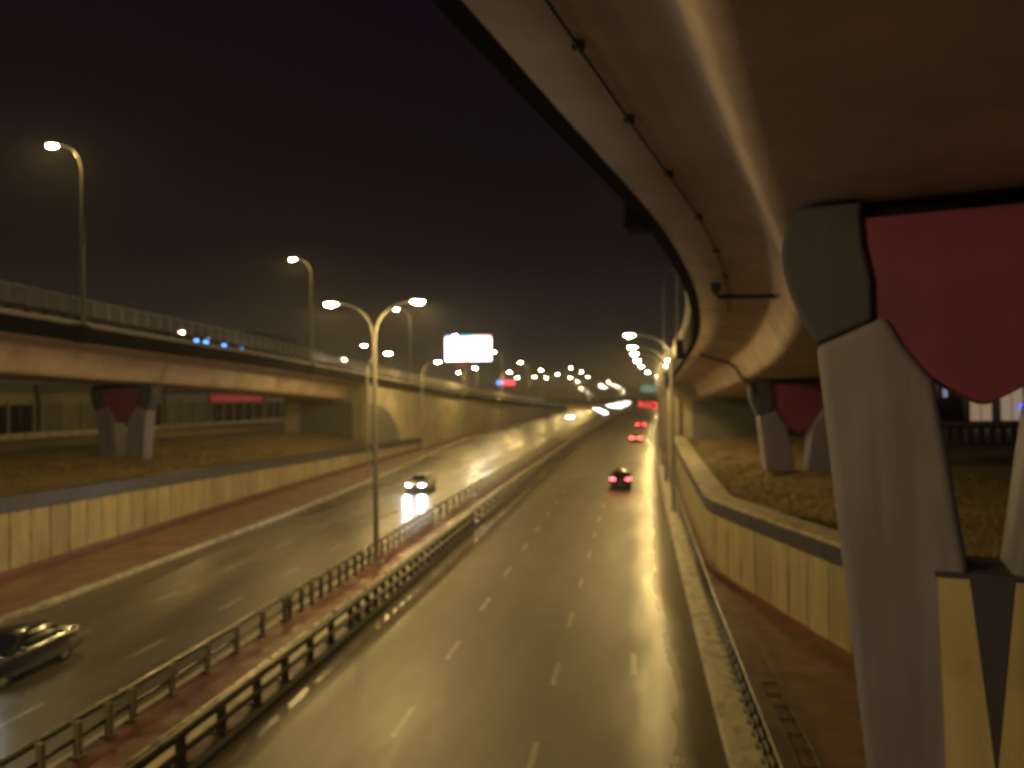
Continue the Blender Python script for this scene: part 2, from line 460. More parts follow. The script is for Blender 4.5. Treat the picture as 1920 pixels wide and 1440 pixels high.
# ------------------------------------------------------------------ retaining walls of the cutting, panel by panel
def retaining_wall(label, path_fn, top_fn, y0, y1, outward, cap_h, n_w, cm):
    """path_fn(s) walks the wall in plan; outward = unit sign of the face towards the road"""
    # sample polyline
    pts = []
    y = y0
    while y <= y1 + 1e-6:
        pts.append(Vector((path_fn(y), y, 0))); y += 0.25
    cum = [0]
    for a, b in zip(pts, pts[1:]): cum.append(cum[-1] + (b - a).length)
    def at(s):
        s = max(0, min(cum[-1] - 1e-6, s))
        for i in range(len(cum) - 1):
            if cum[i + 1] >= s: break
        t = (s - cum[i]) / (cum[i+1] - cum[i])
        p = pts[i].lerp(pts[i+1], t); d = (pts[i+1] - pts[i]).normalized()
        n = Vector((d.y, -d.x, 0)) * outward
        return p, d, n
    root = empty('retaining_wall', (pts[0].x, pts[0].y, zr(y0)))
    tag(root, label, 'wall', 'cream panelled retaining walls beside the road')
    back, copt = [], []
    S = 0.0
    ks = []
    while S < cum[-1]:
        p, d, n = at(S); ks.append(S); S += 1.0
    secs = []
    for s_ in ks:
        p, d, n = at(s_); zb, zt = zr(p.y) - 0.2, top_fn(p.y) - 0.05
        a, b = p, p - n * 0.45
        secs.append([(a.x, a.y, zb), (a.x, a.y, zt), (b.x, b.y, zt), (b.x, b.y, zb)])
    MB().loft(secs).build('wall_core', MT['joint'], root, rel=True)
    # panels with slightly ragged edges
    s_ = 0.0
    while s_ + 1.5 < cum[-1]:
        wdt = 1.5
        rows = 7; vs = []; fs = []
        ja = [random.uniform(-0.05, 0.05) for _ in range(rows)]; jb = [random.uniform(-0.035, 0.035) for _ in range(rows)]
        off = random.uniform(0.05, 0.07)
        for r_ in range(rows):
            for s2, jj, in ((s_ + 0.045, ja[r_]), (s_ + wdt - 0.045, jb[r_])):
                p, d, n = at(s2); zb = zr(p.y) + 0.16; zt = top_fn(p.y) - cap_h
                z = zb + (zt - zb) * r_ / (rows - 1)
                f = p + d * jj * 0.8 + n * off; g = p + d * jj * 0.8 + n * 0.002
                vs += [(f.x, f.y, z), (g.x, g.y, z)]
        for r_ in range(rows - 1):
            a = r_ * 4; b = a + 4
            fs += [(a, a + 2, b + 2, b), (a + 1, a, b, b + 1), (a + 2, a + 3, b + 3, b + 2)]
        fs += [(0, 1, 3, 2), tuple(i + (rows - 1) * 4 for i in (0, 2, 3, 1))]
        MB().add(vs, fs).build('panel', MT['wallpanel'], root, rel=True)
        s_ += wdt
    # coping blocks with a dark face, skirting at the foot
    s_ = 0.0
    while s_ + 3.0 < cum[-1] + 2.9:
        e_ = min(s_ + 3.0, cum[-1]) - 0.02
        if e_ - s_ < 0.3: break
        sec1, sec2, sec3 = [], [], []
        for s2 in (s_, (s_ + e_) / 2, e_):
            p, d, n = at(s2); zt = top_fn(p.y); zb = zr(p.y) + 0.15
            def P(o, z): return (p.x + n.x * o, p.y + n.y * o, z)
            sec1.append([P(0.20, zt - cap_h), P(0.20, zt), P(0.09, zt), P(0.09, zt - cap_h)])
            sec2.append([P(0.24, zt + 0.002), P(0.24, zt + 0.14), P(-n_w, zt + 0.14), P(-n_w, zt + 0.002)])
            sec3.append([P(0.16, zb), P(0.15, zb + 0.30), P(0.072, zb + 0.30), P(0.072, zb)])
        MB().loft(sec1).build('fascia_panel', MT['fascia'], root, rel=True)
        MB().loft(sec2).build('coping_block', cm, root, rel=True)
        MB().loft(sec3).build('skirting_block', MT['skirting'], root, rel=True)
        s_ += 3.0
    return root
retaining_wall('low cream panelled retaining wall with dark blue top band beside the far carriageway', LWX, LWT, 28, 116, 1, 0.62, 0.5, MT['fascia'])
retaining_wall('cream panelled retaining wall with dark top band, behind the large pier', RWX, RWT, 8, 80.5, -1, 0.60, 0.9, MT['coping'])

# ------------------------------------------------------------------ the two ramp viaducts
RE = smooth_tab([(-30, -11.0), (-8, -6.2), (0, -4.3), (8.75, -2.15), (13, -1.05), (18.5, 0.45), (24, 1.55), (29, 2.25), (37, 2.95), (47, 3.25), (70, 3.6), (98, 4.15), (140, 5.3), (200, 7.5), (260, 10.5), (320, 14.2)])
RZ = smooth_tab([(-30, 14.6), (0, 13.85), (8.75, 13.45), (13, 13.22), (18.5, 12.85), (29, 12.15), (37, 11.7), (47, 11.25), (70, 10.55), (98, 9.85), (140, 8.85), (200, 7.4), (260, 6.0), (320, 4.75)])
LE = smooth_tab([(0, -33.0), (60, -33.0), (98, -32.6), (150, -30.8), (200, -28.6), (260, -25.6), (300, -23.0)])
LZ = smooth_tab([(0, 13.3), (38, 12.75), (48, 12.5), (67, 12.05), (80, 11.6), (98, 10.9), (125, 9.75), (152, 8.75), (200, 7.2), (260, 5.6), (300, 4.75)])

def frame_at(fe, fz, y, sgn):
    """edge point, tangent, inward normal"""
    d = Vector((fe(y + 0.5) - fe(y - 0.5), 1.0, 0)).normalized()
    n = Vector((d.y, -d.x, 0)) * sgn
    return Vector((fe(y), y, fz(y))), d, n

def yrange(a, b, st):
    n = max(1, int(round((b - a) / st)))
    return [a + (b - a) * i / n for i in range(n + 1)]

def swept(fe, fz, sgn, prof, ys, closed=True, zfun=None):
    secs = []
    for y in ys:
        p, d, n = frame_at(fe, fz, y, sgn)
        q = prof(y) if callable(prof) else prof
        secs.append([(p.x + n.x * o, p.y + n.y * o, p.z + z) for o, z in q])
    return secs

def girder_profile(depth):
    half = [(0.0, 0.0), (1.2, -0.12), (2.3, -0.27), (2.5, -0.34), (2.62, -0.50), (2.80, -0.80 * depth / 1.5), (2.98, -1.15 * depth / 1.5), (3.10, -1.36 * depth / 1.5), (3.22, -1.46 * depth / 1.5), (3.45, -depth)]
    other = [(12.0 - o, z) for o, z in half][::-1]
    return half + other + [(12.0, 0.30), (0.0, 0.30)]

def viaduct(name, label, fe, fz, sgn, y0, ya, y1, depth, wall_mat):
    root = empty(name, (fe(ya), ya, ZS))
    tag(root, label, 'viaduct', 'ramp viaducts beside the road')
    ys = yrange(y0, ya, 2.0)
    MB().loft(swept(fe, fz, sgn, girder_profile(depth), ys), smooth=True).build('girder', MT['girder'], root, rel=True)
    yall = yrange(y0, y1, 2.5)
    MB().loft(swept(fe, fz, sgn, [(0.25, 0.36), (11.75, 0.36), (11.75, 0.31), (0.25, 0.31)], yall)).build('deck_surface', MT['deckroad'], root, rel=True)
    # dark edge beam with a groove, both sides
    for a, k in ((0.0, 1), (12.0, -1)):
        pr = [(a - k*0.10, -0.03), (a - k*0.10, 0.16), (a - k*0.06, 0.18), (a - k*0.06, 0.24), (a - k*0.12, 0.26), (a - k*0.16, 0.90), (a + k*0.22, 0.90), (a + k*0.22, -0.03)]
        MB().loft(swept(fe, fz, sgn, pr, yall)).build('edge_beam', MT['edge'], root, rel=True)
        pr = [(a - k*0.17, 0.902), (a - k*0.36, 1.08), (a - k*0.36, 1.12), (a - k*0.28, 1.15), (a - k*0.05, 1.15), (a - k*0.05, 0.902)]
        MB().loft(swept(fe, fz, sgn, pr, yall)).build('edge_rail', MT['lip'], root, rel=True)
    # solid ramp beyond the abutment
    yw = yrange(ya, y1, 3.0)
    def wp(y):
        zb = max(zr(y) - 0.4, 0) - fz(y)
        return [(0.30, 0.299), (0.30, zb), (11.7, zb), (11.7, 0.299)]
    MB().loft(swept(fe, fz, sgn, wp, yw)).build('ramp_wall', wall_mat, root, rel=True)
    return root
vr = viaduct('ramp_viaduct', 'curved concrete ramp viaduct sweeping overhead with black edge beam', RE, RZ, 1, -28, 83, 318, 1.55, MT['rampwall'])
vl = viaduct('ramp_viaduct', 'straight concrete ramp viaduct descending on the far side with railing fence on top', LE, LZ, -1, 5, 98, 298, 2.0, MT['rampwall'])
OLD = MT['abut']
# abutment face panels: cream margin is the wall itself, the middle painted grey
def abut_face(root, fe, fz, sgn, ya, depth):
    p, d, n = frame_at(fe, fz, ya, sgn)
    zb = 3.0; zt = p.z - depth - 0.25
    mb = MB()
    q = [p + n * 2.4 - d * 0.03, p + n * 9.6 - d * 0.03]
    q2 = [p + n * 2.4 + d * 0.02, p + n * 9.6 + d * 0.02]
    mb.loft([[(a.x, a.y, zb) for a in (q[0], q2[0])] + [(a.x, a.y, zt) for a in (q2[0], q[0])], [(a.x, a.y, zb) for a in (q[1], q2[1])] + [(a.x, a.y, zt) for a in (q2[1], q[1])]])
    return mb.build('abutment_panel', MT['abut'], root, rel=True)
abut_face(vr, RE, RZ, 1, 83, 1.55); abut_face(vl, LE, LZ, -1, 98, 2.0)
# painted quarter arch on the flank of the far ramp
mb = MB(); vs = []; N_ = 14
for side in (0.30 - 0.025, 0.30 - 0.001):
    p0, d0, n0 = frame_at(LE, LZ, 98, -1)
    ring = [(98.05, 2.6)]
    for i in range(N_ + 1):
        a = math.pi / 2 * i / N_
        ring.append((98.05 + 12.5 * math.sin(a), 2.6 + 5.8 * math.cos(a)))
    for y, z in ring:
        p, d, n = frame_at(LE, LZ, y, -1); q = p + n * side
        vs.append((q.x, q.y, z))
k = N_ + 2
mb.add(vs, [tuple(range(k)), tuple(range(2*k - 1, k - 1, -1))] + [(i, (i+1) % k, (i+1) % k + k, i + k) for i in range(k)])
mb.build('painted_arch', MT['abut'], vl, rel=True)
# ramp wall pilaster at the corner of each abutment
for root, fe, fz, sgn, ya in ((vr, RE, RZ, 1, 83), (vl, LE, LZ, -1, 98)):
    p, d, n = frame_at(fe, fz, ya, sgn)
    c = p + n * 0.62 - d * 0.35
    MB().box((c.x, c.y, (p.z - 0.30) / 2 + 0.9), (0.9, 0.7, p.z - 2.3)).build('corner_pilaster', MT['rampwall'], root, rel=True)
# expansion joint on the far girder
def joint_line(root, fe, fz, sgn, y, depth):
    pr = girder_profile(depth)[:10]
    mb = MB()
    p, d, n = frame_at(fe, fz, y, sgn)
    pts = [p + n * (o - 0.012) + Vector((0, 0, z - 0.012)) for o, z in pr]
    secs = [[(q - d * 0.06), (q + d * 0.06)] for q in pts]
    mb.loft(secs, closed=False)
    o = mb.build('expansion_joint', MT['pipe'], root, rel=True)
joint_line(vl, LE, LZ, -1, 57.5, 2.0)
for yj in (30.0,): joint_line(vr, RE, RZ, 1, yj, 1.55)

# fence and balustrade of the far ramp, bay by bay
def ramp_fence(root, fe, fz, sgn, y0, y1, panels):
    bay = 1.4
    post = MB().box((0, 0, 0.55), (0.06, 0.06, 1.30)).mesh('fence_post', MT['fencepost'])
    bal = MB().box((0, 0, 0.30), (0.24, 0.42, 0.60), top=0.85).mesh('baluster', MT['balus'])
    pan = MB().box((0, 0, 0.0), (0.02, bay - 0.08, 1.06)).mesh('fence_panel', MT['fence'])
    ys = []
    y = y0
    while y < y1: ys.append(y); y += bay
    for y in ys:
        p, d, n = frame_at(fe, fz, y, sgn)
        rz = math.atan2(-d.x, d.y)
        q = p + n * 0.06 - root.location
        put('baluster', bal, q + Vector((0, 0, 0.902)), root, rz)
        if y < y1 - 40 or panels:
            put('fence_post', post, q + Vector((0, 0, 1.42)), root, rz)
            p2, d2, n2 = frame_at(fe, fz, y + bay / 2, sgn)
            put('fence_panel', pan, p2 + n2 * 0.06 - root.location + Vector((0, 0, 2.05)), root, rz)
    yy = yrange(y0, y1, 2.5)
    for z0, z1, wdt, nm, mm in ((1.44, 1.58, 0.16, 'coping_rail', MT['balus']), (2.60, 2.66, 0.05, 'top_rail', MT['fencepost'])):
        MB().loft(swept(fe, fz, sgn, [(0.06 - wdt, z0), (0.06 - wdt, z1), (0.06 + wdt, z1), (0.06 + wdt, z0)], yy)).build(nm, mm, root, rel=True)
ramp_fence(vl, LE, LZ, -1, 33, 250, True)
# lamp brackets bulging from the edge beams
def lamp_bracket(root, fe, fz, sgn, y, big=1.0):
    p, d, n = frame_at(fe, fz, y, sgn)
    mb = MB(); secs = []
    for t, w_, zb in ((-0.95, 0.13, 0.30), (-0.75, 0.40, -0.05), (-0.45, 0.50, -0.14), (0.45, 0.50, -0.14), (0.75, 0.40, -0.05), (0.95, 0.13, 0.30)):
        q = p + d * t * big
        def P(o, z): return (q.x - n.x * o, q.y - n.y * o, q.z + z)
        secs.append([P(0.08, zb), P(w_, zb), P(w_ + 0.02, 0.899), P(0.08, 0.899)])
    mb.loft(secs)
    mb.build('lamp_bracket', MT['edge'], root, rel=True)
for y in (18.7, 48.5, 80, 112): lamp_bracket(vr, RE, RZ, 1, y)
L_RAMP_LAMPS = [44, 79, 114, 148, 183, 217, 252]
for y in L_RAMP_LAMPS: lamp_bracket(vl, LE, LZ, -1, y, 0.8)

# drain pipe slung under the overhead cantilever, with hangers, and two downpipes
yy = yrange(2, 30, 1.0)
pts = []
for y in yy:
    p, d, n = frame_at(RE, RZ, y, 1)
    q = p + n * 1.25 + Vector((0, 0, -0.21)); pts.append(q)
MB().tube(pts, 0.03, 6).build('slung_pipe', MT['pipe'], vr, rel=True)
for y in (4.5, 7.2, 10.2, 12.6, 15.2, 18.0, 21.0, 24.0, 27.0):
    p, d, n = frame_at(RE, RZ, y, 1); q = p + n * 1.25
    mb = MB(); mb.box((q.x, q.y, q.z - 0.17), (0.16, 0.10, 0.14)); mb.box((q.x + 0.05, q.y, q.z - 0.24), (0.07, 0.07, 0.12))
    mb.build('pipe_hanger', MT['pipe'], vr, rel=True)
def pipe_path(yb, offs):
    out = []
    for o, z, dy in offs:
        p, d, n = frame_at(RE, RZ, yb + dy, 1); q = p + n * o
        out.append((q.x, q.y, q.z + z))
    return out
MB().tube(pipe_path(25.5, [(0.9, -0.12, 0), (0.9, -0.40, 0), (1.0, -0.50, 0), (2.7, -0.56, 0), (2.85, -0.62, 0)]), 0.075, 8).build('drain_pipe', MT['pipe'], vr, rel=True)
p_, d_, n_ = frame_at(RE, RZ, 25.5, 1); q_ = p_ + n_ * 0.9
MB().box((q_.x, q_.y, q_.z - 0.2), (0.3, 0.3, 0.28)).build('drain_box', MT['pipe'], vr, rel=True)
MB().tube(pipe_path(45.5, [(0.7, -0.2, 0), (2.2, -0.62, 0), (2.6, -0.95, 0), (2.95, -1.5, 0.2), (3.4, -1.75, 0.3), (3.5, -2.3, 0.3)]), 0.09, 8).build('drain_pipe', MT['pipe'], vr, rel=True)

# ------------------------------------------------------------------ piers with the heart panel between two legs
def mirror(poly): return [(-x, z) for x, z in poly][::-1]
outer = [(2.75, 0.0), (2.95, -0.25), (3.0, -0.62), (2.95, -1.0), (2.78, -1.5), (2.48, -2.05)]
heart_edge = [(1.75, -0.22), (1.72, -0.6), (1.60, -1.15), (1.40, -1.65), (1.13, -2.10), (0.67, -2.60), (0.0, -2.95)]
def rounded(pts, k=4):
    out = []
    for i in range(len(pts) - 1):
        p0 = pts[max(i - 1, 0)]; p1 = pts[i]; p2 = pts[i + 1]; p3 = pts[min(i + 2, len(pts) - 1)]
        for j in range(k):
            t = j / k
            out.append(tuple(0.5 * ((2 * b) + (c - a) * t + (2*a - 5*b + 4*c - d) * t*t + (-a + 3*b - 3*c + d) * t**3) for a, b, c, d in zip(p0, p1, p2, p3)))
    return out + [pts[-1]]
outer = rounded([(2.62, 0.0), (2.84, -0.14), (2.97, -0.40), (3.02, -0.72), (2.95, -1.12), (2.76, -1.56), (2.48, -2.05)])
heart_edge = rounded(heart_edge)
def pier(label, loc, rz, H):
    t = empty('viaduct_pier', loc, rz)       # base; top at +H
    tag(t, label, 'pier', 'heart-panelled piers under the ramps')
    up = lambda poly: [(x * W, z + H) for x, z in poly]
    T = 0.65; W = 0.87
    for k in (1, -1):
        cap = outer + [(1.60, -1.72), (1.60, -1.15), (1.72, -0.6), (1.75, -0.22), (1.72, 0.0)]
        leg = [(2.48, -2.052), (1.80, -min(H, 8.4)), (1.70, -H + 0.002), (0.46, -H + 0.002), (0.30, -5.2), (0.55, -3.6), (0.72, -2.6), (1.13, -2.10), (1.40, -1.65), (1.60, -1.722)]
        if H < 6.5:
            leg = [(2.48, -2.052), (2.12, -H + 0.002), (0.34, -H + 0.002), (0.55, -3.6), (0.72, -2.6), (1.13, -2.10), (1.40, -1.65), (1.60, -1.722)]
        if k < 0: cap, leg = mirror(cap), mirror(leg)
        MB().prism(up(cap), -T - 0.02, T + 0.02).build('cap_arm', MT['cappaint'], t, bevel=0.07, seg=3)
        MB().prism(up(leg), -T, T).build('leg', MT['legpaint'], t, bevel=0.13, seg=4)
    he = [(x * 1.12 if x > 0.75 else x, z) for x, z in heart_edge]
    poly = he + [(-x, z) for x, z in he[-2::-1]]
    MB().prism(up(poly), -T + 0.10, T - 0.10).build('heart_panel', MT['heart'], t, bevel=0.03)
    MB().box((0, 0, H - 0.11), (2.96, 0.7, 0.215)).build('dark_gap_fill', MT['edge'], t)  # black fill stands in for the shade of the gap above the heart
    if H > 6.5:
        pn = [(0.74, -5.27), (0.60, -H + 0.01), (-0.60, -H + 0.01), (-0.74, -5.27)]
        MB().prism(up(pn), -T - 0.035, T + 0.035).build('lower_panel', MT['cream'], t)
        vv = [(0.31, -5.26), (0.0, -7.95), (-0.31, -5.26)]
        MB().prism(up(vv), -T - 0.05, T + 0.05).build('dark_wedge', MT['cappaint'], t)
        MB().box((0, 0, H - 5.27), (1.36, 1.42, 0.07)).build('ledge', MT['cappaint'], t)
    return t
def place_pier(fe, fz, sgn, ye, depth, zb, label):
    p, d, n = frame_at(fe, fz, ye, sgn)
    c = p + n * 6.0
    rz = math.atan2(-d.x, d.y)
    top = p.z - depth - 0.03
    return pier(label, (c.x, c.y, zb), rz, top - zb)
place_pier(RE, RZ, 1, 13.9, 1.55, 0.16, 'large blue-grey two-legged pier with crimson heart panel, standing close by on the red walkway')
place_pier(RE, RZ, 1, 46.5, 1.55, 4.55, 'two-legged pier with crimson heart panel on the brown bank beyond the large pier')
place_pier(LE, LZ, -1, 57.5, 2.0, 4.35, 'small distant two-legged heart pier under the far straight ramp')

# ================================================================== GUARD RAILS
def guardrail(label, fx, spans, hgt, rails, post_dim, pm, kind, base=0.17):
    y0 = spans[0][0]
    root = empty('guardrail', (fx(y0), y0, zr(y0)))
    tag(root, label, 'guardrail', 'guardrails along the median')
    mb = MB()
    mb.box((0, 0, hgt / 2), (post_dim[0], post_dim[1], hgt))
    mb.box((0, 0, 0.02), (post_dim[0] * 2.2, post_dim[1] * 2.2, 0.04))
    if kind: mb.box((kind * 0.10, 0, hgt - 0.06), (0.20, 0.07, 0.09))
    me = mb.mesh('post', pm)
    for a, b, st in spans:
        y = a
        while y < b:
            j = random.uniform(-0.03, 0.03)
            o = put('post', me, (fx(y) - root.location.x + j * .5, y - root.location.y + j, zr(y) - root.location.z + base), root, random.uniform(-.03, .03))
            o.rotation_euler.x = random.uniform(-.015, .015)
            y += st
    y1 = spans[-1][1]
    yy = yrange(y0 - 1, y1, 3.0)
    for o, z, wx, wz, m in rails:
        secs = []
        for y in yy:
            x = fx(y) + o; zz = zr(y) + base + z
            wob = 0.008 * math.sin(y * 1.7)
            n = 8
            secs.append([(x + wob + wx * math.cos(2*math.pi*i/n + .39), y, zz + wz * math.sin(2*math.pi*i/n + .39)) for i in range(n)])
        MB().loft(secs, smooth=True).build('rail', m, root, rel=True)
    return root
guardrail('thin two-rail median guardrail with pale posts, facing the oncoming carriageway', lambda y: ML(y) + 0.42,
          [(13, 20, 1.2), (20, 30, 1.9), (30, 52, 1.05), (52, 130, 2.1), (130, 260, 4.0)], 0.86,
          [(-0.20, 0.80, 0.065, 0.08, MT['darkrail']), (-0.22, 0.885, 0.03, 0.012, MT['brightrail']), (-0.06, 0.42, 0.045, 0.06, MT['darkrail'])], (0.15, 0.13), MT['post'], -1)
guardrail('heavy dark median guardrail with thick top beam, next to the departing lanes', lambda y: MR(y) - 0.40,
          [(12, 30, 1.9), (30, 52, 1.05), (52, 130, 2.1), (130, 260, 4.0)], 0.84,
          [(0.06, 0.82, 0.13, 0.15, MT['darkrail']), (-0.03, 0.965, 0.05, 0.02, MT['brightrail']), (0.06, 0.34, 0.06, 0.09, MT['darkrail'])], (0.20, 0.16), MT['darkrail'], 1)
# roadside fence on the near side
g = guardrail('dark close-barred roadside fence running past the large pier', lambda y: RK(y) + 0.82, [(12, 46, 0.75), (46, 82, 1.5)], 0.95,
          [(0, 0.95, 0.06, 0.05, MT['darkrail']), (0, 0.50, 0.05, 0.05, MT['darkrail']), (0, 0.12, 0.06, 0.06, MT['darkrail'])], (0.09, 0.10), MT['darkrail'], 0, base=0.16)
g['group'] = 'roadside fence'; g['category'] = 'fence'
# ladder-like steel frame lying beside that fence
lad = empty('cable_ladder', (3.75, 13.0, 0.16))
tag(lad, 'dark ladder-shaped steel frame lying on the red walkway by the roadside fence', 'ladder')
for ox in (0.0, 0.48):
    MB().tube([(ox + 0.02 * math.sin(y), y, 0.06 + zr(13 + y) - zr(13)) for y in [k * 0.9 for k in range(14)]], 0.03, 6).build('side_rail', MT['pipe'], lad)
rung = MB().tube([(0, 0, 0), (0.48, 0, 0)], 0.022, 6).mesh('rung', MT['pipe'])
for k in range(14): put('rung', rung, (0, k * 0.9, 0.06 + zr(13 + k * .9) - zr(13)), lad)

# ================================================================== STREET LAMPS
def bez(a, b, c, n=8):
    a, b, c = Vector(a), Vector(b), Vector(c)
    return [a * (1-t)**2 + b * 2*t*(1-t) + c * t*t for t in [i / n for i in range(n + 1)]]

LMESH = {}
def lamp_meshes(H, arms, r0):
    key = (H, arms, r0)
    if key in LMESH: return LMESH[key]
    out = {}
    rise = 1.9
    mb = MB(); mb.tube([(0, 0, 0), (0, 0, H * 0.35), (0, 0, H - rise)], [r0, r0 * 0.82, r0 * 0.62], 12)
    mb.tube([(0, 0, H * 0.30), (0, 0, H * 0.30 + 0.12)], [r0 * 0.95, r0 * 0.95], 12)
    out['pole'] = mb.mesh('pole', MT['steel'])
    mb = MB(); mb.box((0, 0, 0.03), (r0 * 4.4, r0 * 4.4, 0.06)); mb.tube([(0, 0, 0.06), (0, 0, 0.55)], [r0 * 1.5, r0 * 1.12], 12)
    out['base'] = mb.mesh('base_flange', MT['steel'])
    out['arms'] = []
    for L in arms:
        sgn = 1 if L > 0 else -1
        pts = bez((0, 0, H - rise - 0.02), (sgn * 0.10, 0, H - 0.12), (L - sgn * 0.30, 0, H + 0.02), 10)
        me = MB().tube(pts, [r0 * 0.60 - r0 * 0.28 * i / 10 for i in range(11)], 8).mesh('arm', MT['steel'])
        # cobra-style head
        mb = MB(); secs = []
        for t, wy, zt, zb in ((0.0, 0.05, 0.05, -0.02), (0.10, 0.13, 0.10, -0.05), (0.40, 0.19, 0.13, -0.07), (0.68, 0.17, 0.09, -0.06), (0.80, 0.06, 0.03, -0.04)):
            x = L - sgn * 0.40 + sgn * t
            secs.append([(x, wy * math.cos(a), H + 0.04 + ((zt) if math.sin(a) > 0 else -zb) * math.sin(a)) for a in [2 * math.pi * i / 12 for i in range(12)]])
        head = mb.loft(secs, smooth=True).mesh('lamp_head', MT['steel'])
        mb = MB(); secs = []
        for t, wy, zb in ((0.10, 0.06, 0.05), (0.18, 0.17, 0.10), (0.42, 0.22, 0.17), (0.66, 0.17, 0.13), (0.74, 0.06, 0.05)):
            x = L - sgn * 0.40 + sgn * t
            secs.append([(x, wy * math.cos(a), H + 0.005 - zb * abs(math.sin(a)) if math.sin(a) < 0 else H + 0.005) for a in [2 * math.pi * i / 12 for i in range(12)]])
        mb.loft(secs, smooth=True)
        out['arms'].append((L, me, head, mb))
    LMESH[key] = out
    return out
LENS = {}
def street_lamp(label, loc, H, arms, rz=0.0, r0=0.13, lens='lens', light=True, group='street lamps', power=1.0, radius=0.22):
    ms = lamp_meshes(H, tuple(arms), r0)
    t = empty('street_lamp', loc, rz)
    tag(t, label, 'street lamp', group)
    put('pole', ms['pole'], (0, 0, 0), t); put('base_flange', ms['base'], (0, 0, 0), t)
    for i, (L, arm, head, lmb) in enumerate(ms['arms']):
        put('arm', arm, (0, 0, 0), t)
        h = put('lamp_head', head, (0, 0, 0), t)
        k = (H, tuple(arms), r0, i, lens)
        if k not in LENS: LENS[k] = lmb.mesh('lens', MT[lens])
        put('lens', LENS[k], (0, 0, 0), h)
        if light:
            ld = bpy.data.lights.new('lamp_light', 'SPOT')
            ld.energy = LAMP_W * power; ld.color = LAMP_COL; ld.shadow_soft_size = radius
            ld.spot_size = R(178); ld.spot_blend = 0.12
            lo = bpy.data.objects.new('lamp_light', ld); col.objects.link(lo)
            lo.parent = h; lo.location = (L, 0, H - 0.36)
    return t
ORD = ['nearest', 'second', 'third', 'fourth', 'fifth', 'sixth', 'seventh', 'eighth', 'ninth', 'tenth', 'eleventh', 'twelfth', 'thirteenth', 'fourteenth']
# median lamp with two arms
y = 39.6
street_lamp('tall double-armed lamp standing in the red median between the guardrails', (-12.95, y, zr(y) + 0.17), 13.4, (-2.3, 2.3), r0=0.15, group='median lamps', power=0.85)
street_lamp('added double-armed lamp in the red median, unseen beside the viewer, lighting the near pier and road', (-12.95, 1.5, 0.17), 13.4, (-2.3, 2.3), r0=0.15, group='median lamps', power=0.7)  # added lamp, never in view, brightens the near pier and road
# lamps on the far ramp's edge, arm over the ramp
for i, y in enumerate(L_RAMP_LAMPS):
    p, d, n = frame_at(LE, LZ, y, -1)
    q = p - n * 0.34
    street_lamp(f'single-arm lamp on the far ramp edge, {ORD[i]} of its row counting from the tall pole', (q.x, q.y, p.z + 0.90), 11.1, (-2.0,), r0=0.12, light=True, group='lamps along the far ramp', lens='lens' if i < 3 else 'lensmid', power=0.75)
# far roadside row, arm over the oncoming carriageway
for i, y in enumerate((78, 105, 140, 181)):
    street_lamp(f'roadside lamp by the oncoming carriageway, {ORD[i]} of the row beneath the far ramp', (LK(y) - 0.85, y, zr(y) + 0.16), 12.6, (2.2,), r0=0.12, light=True, power=0.7, group='lamps along the oncoming carriageway', lens='lensmid' if i < 5 else 'lensfar')
# row on the near side, two arms
for i, y in enumerate((58, 76, 92, 116, 150, 215, 320)):
    x = RK(y) + 0.45
    street_lamp(f'double-armed roadside lamp by the departing lanes, {ORD[i]} of the row beside the overhead ramp', (x, y, zr(y) + 0.16), 12.6, (-2.9, 1.5), r0=0.15, light=True, group='lamps along the departing lanes', lens='lens' if i < 1 else 'lensmid' if i < 6 else 'lensfar', power=0.62)
# unlit lamps on the overhead ramp's edge
for i, y in enumerate((48.5, 80)):
    p, d, n = frame_at(RE, RZ, y, 1); q = p - n * 0.34
    street_lamp(['unlit lamp pole rising from the overhead ramp edge at its lower bracket', 'unlit tall lamp pole on the overhead ramp edge, behind the double-armed lamps'][i], (q.x, q.y, p.z + 0.90), 10.3, (2.0,), r0=0.11, light=False, lens='lensoff', group='unlit lamps on the overhead ramp')
# distant lamps
far = [(-24.6, 309, 15.6), (-22.5, 343, 15.2), (-22.7, 400, 14.3), (-19.2, 664, 16.9), (-17.7, 784, 16.0), (-16.6, 988, 15.2), (-15.6, 1538, 15.2), (-22.3, 576, 12.6), (-24.4, 746, 12.6),
       (-40.1, 320, 12.6), (-30.6, 318, 13.5), (-26.9, 338, 12.6), (-29.1, 416, 12.6), (-45.5, 720, 12.6), (-58.8, 1098, 12.6), (-69.4, 1495, 12.6)]
for x, y, h in far:
    street_lamp('tiny distant lamp in the chain of lights over the far crest', (x, y, ZS), h, (2.2,), r0=0.13, light=(y < 420), power=1.2, lens='lensmid' if y < 450 else 'lensfar', group='distant lamps beyond the crest')
# lamps of the side street beyond the far ramp
for i, (x, y, h, lab) in enumerate(((-62, 101, 13.6, 'bright street lamp shining through the fence of the far ramp'),
                           (-60, 158, 12.5, 'small lamp just above the far ramp fence beside the second tall pole'),
                           (-40, 112, 12.0, 'lamp peeping past the double-armed median pole, from the street behind the far ramp'),
                           (-52, 232, 12.0, 'lamp under the billboard, standing behind the far ramp'),
                           (-44, 300, 12.0, 'dim lamp behind the ramp end, one of two beyond the red sign'),
                           (-36, 330, 12.5, 'dim lamp behind the ramp end, the farther of two beyond the red sign'))):
    street_lamp(lab, (x, y, ZS), h, (1.8,), r0=0.12, light=(i == 0), lens='lensmid', group='lamps of the side street', power=0.35)
for i in range(5):
    y = 420 + i * 60
    street_lamp('tiny orange lamp low beside the end of the overhead ramp', (26 + 3 * i, y, ZS), 9.0, (-1.5,), r0=0.1, light=False, lens='lensorange', group='distant orange lamps')

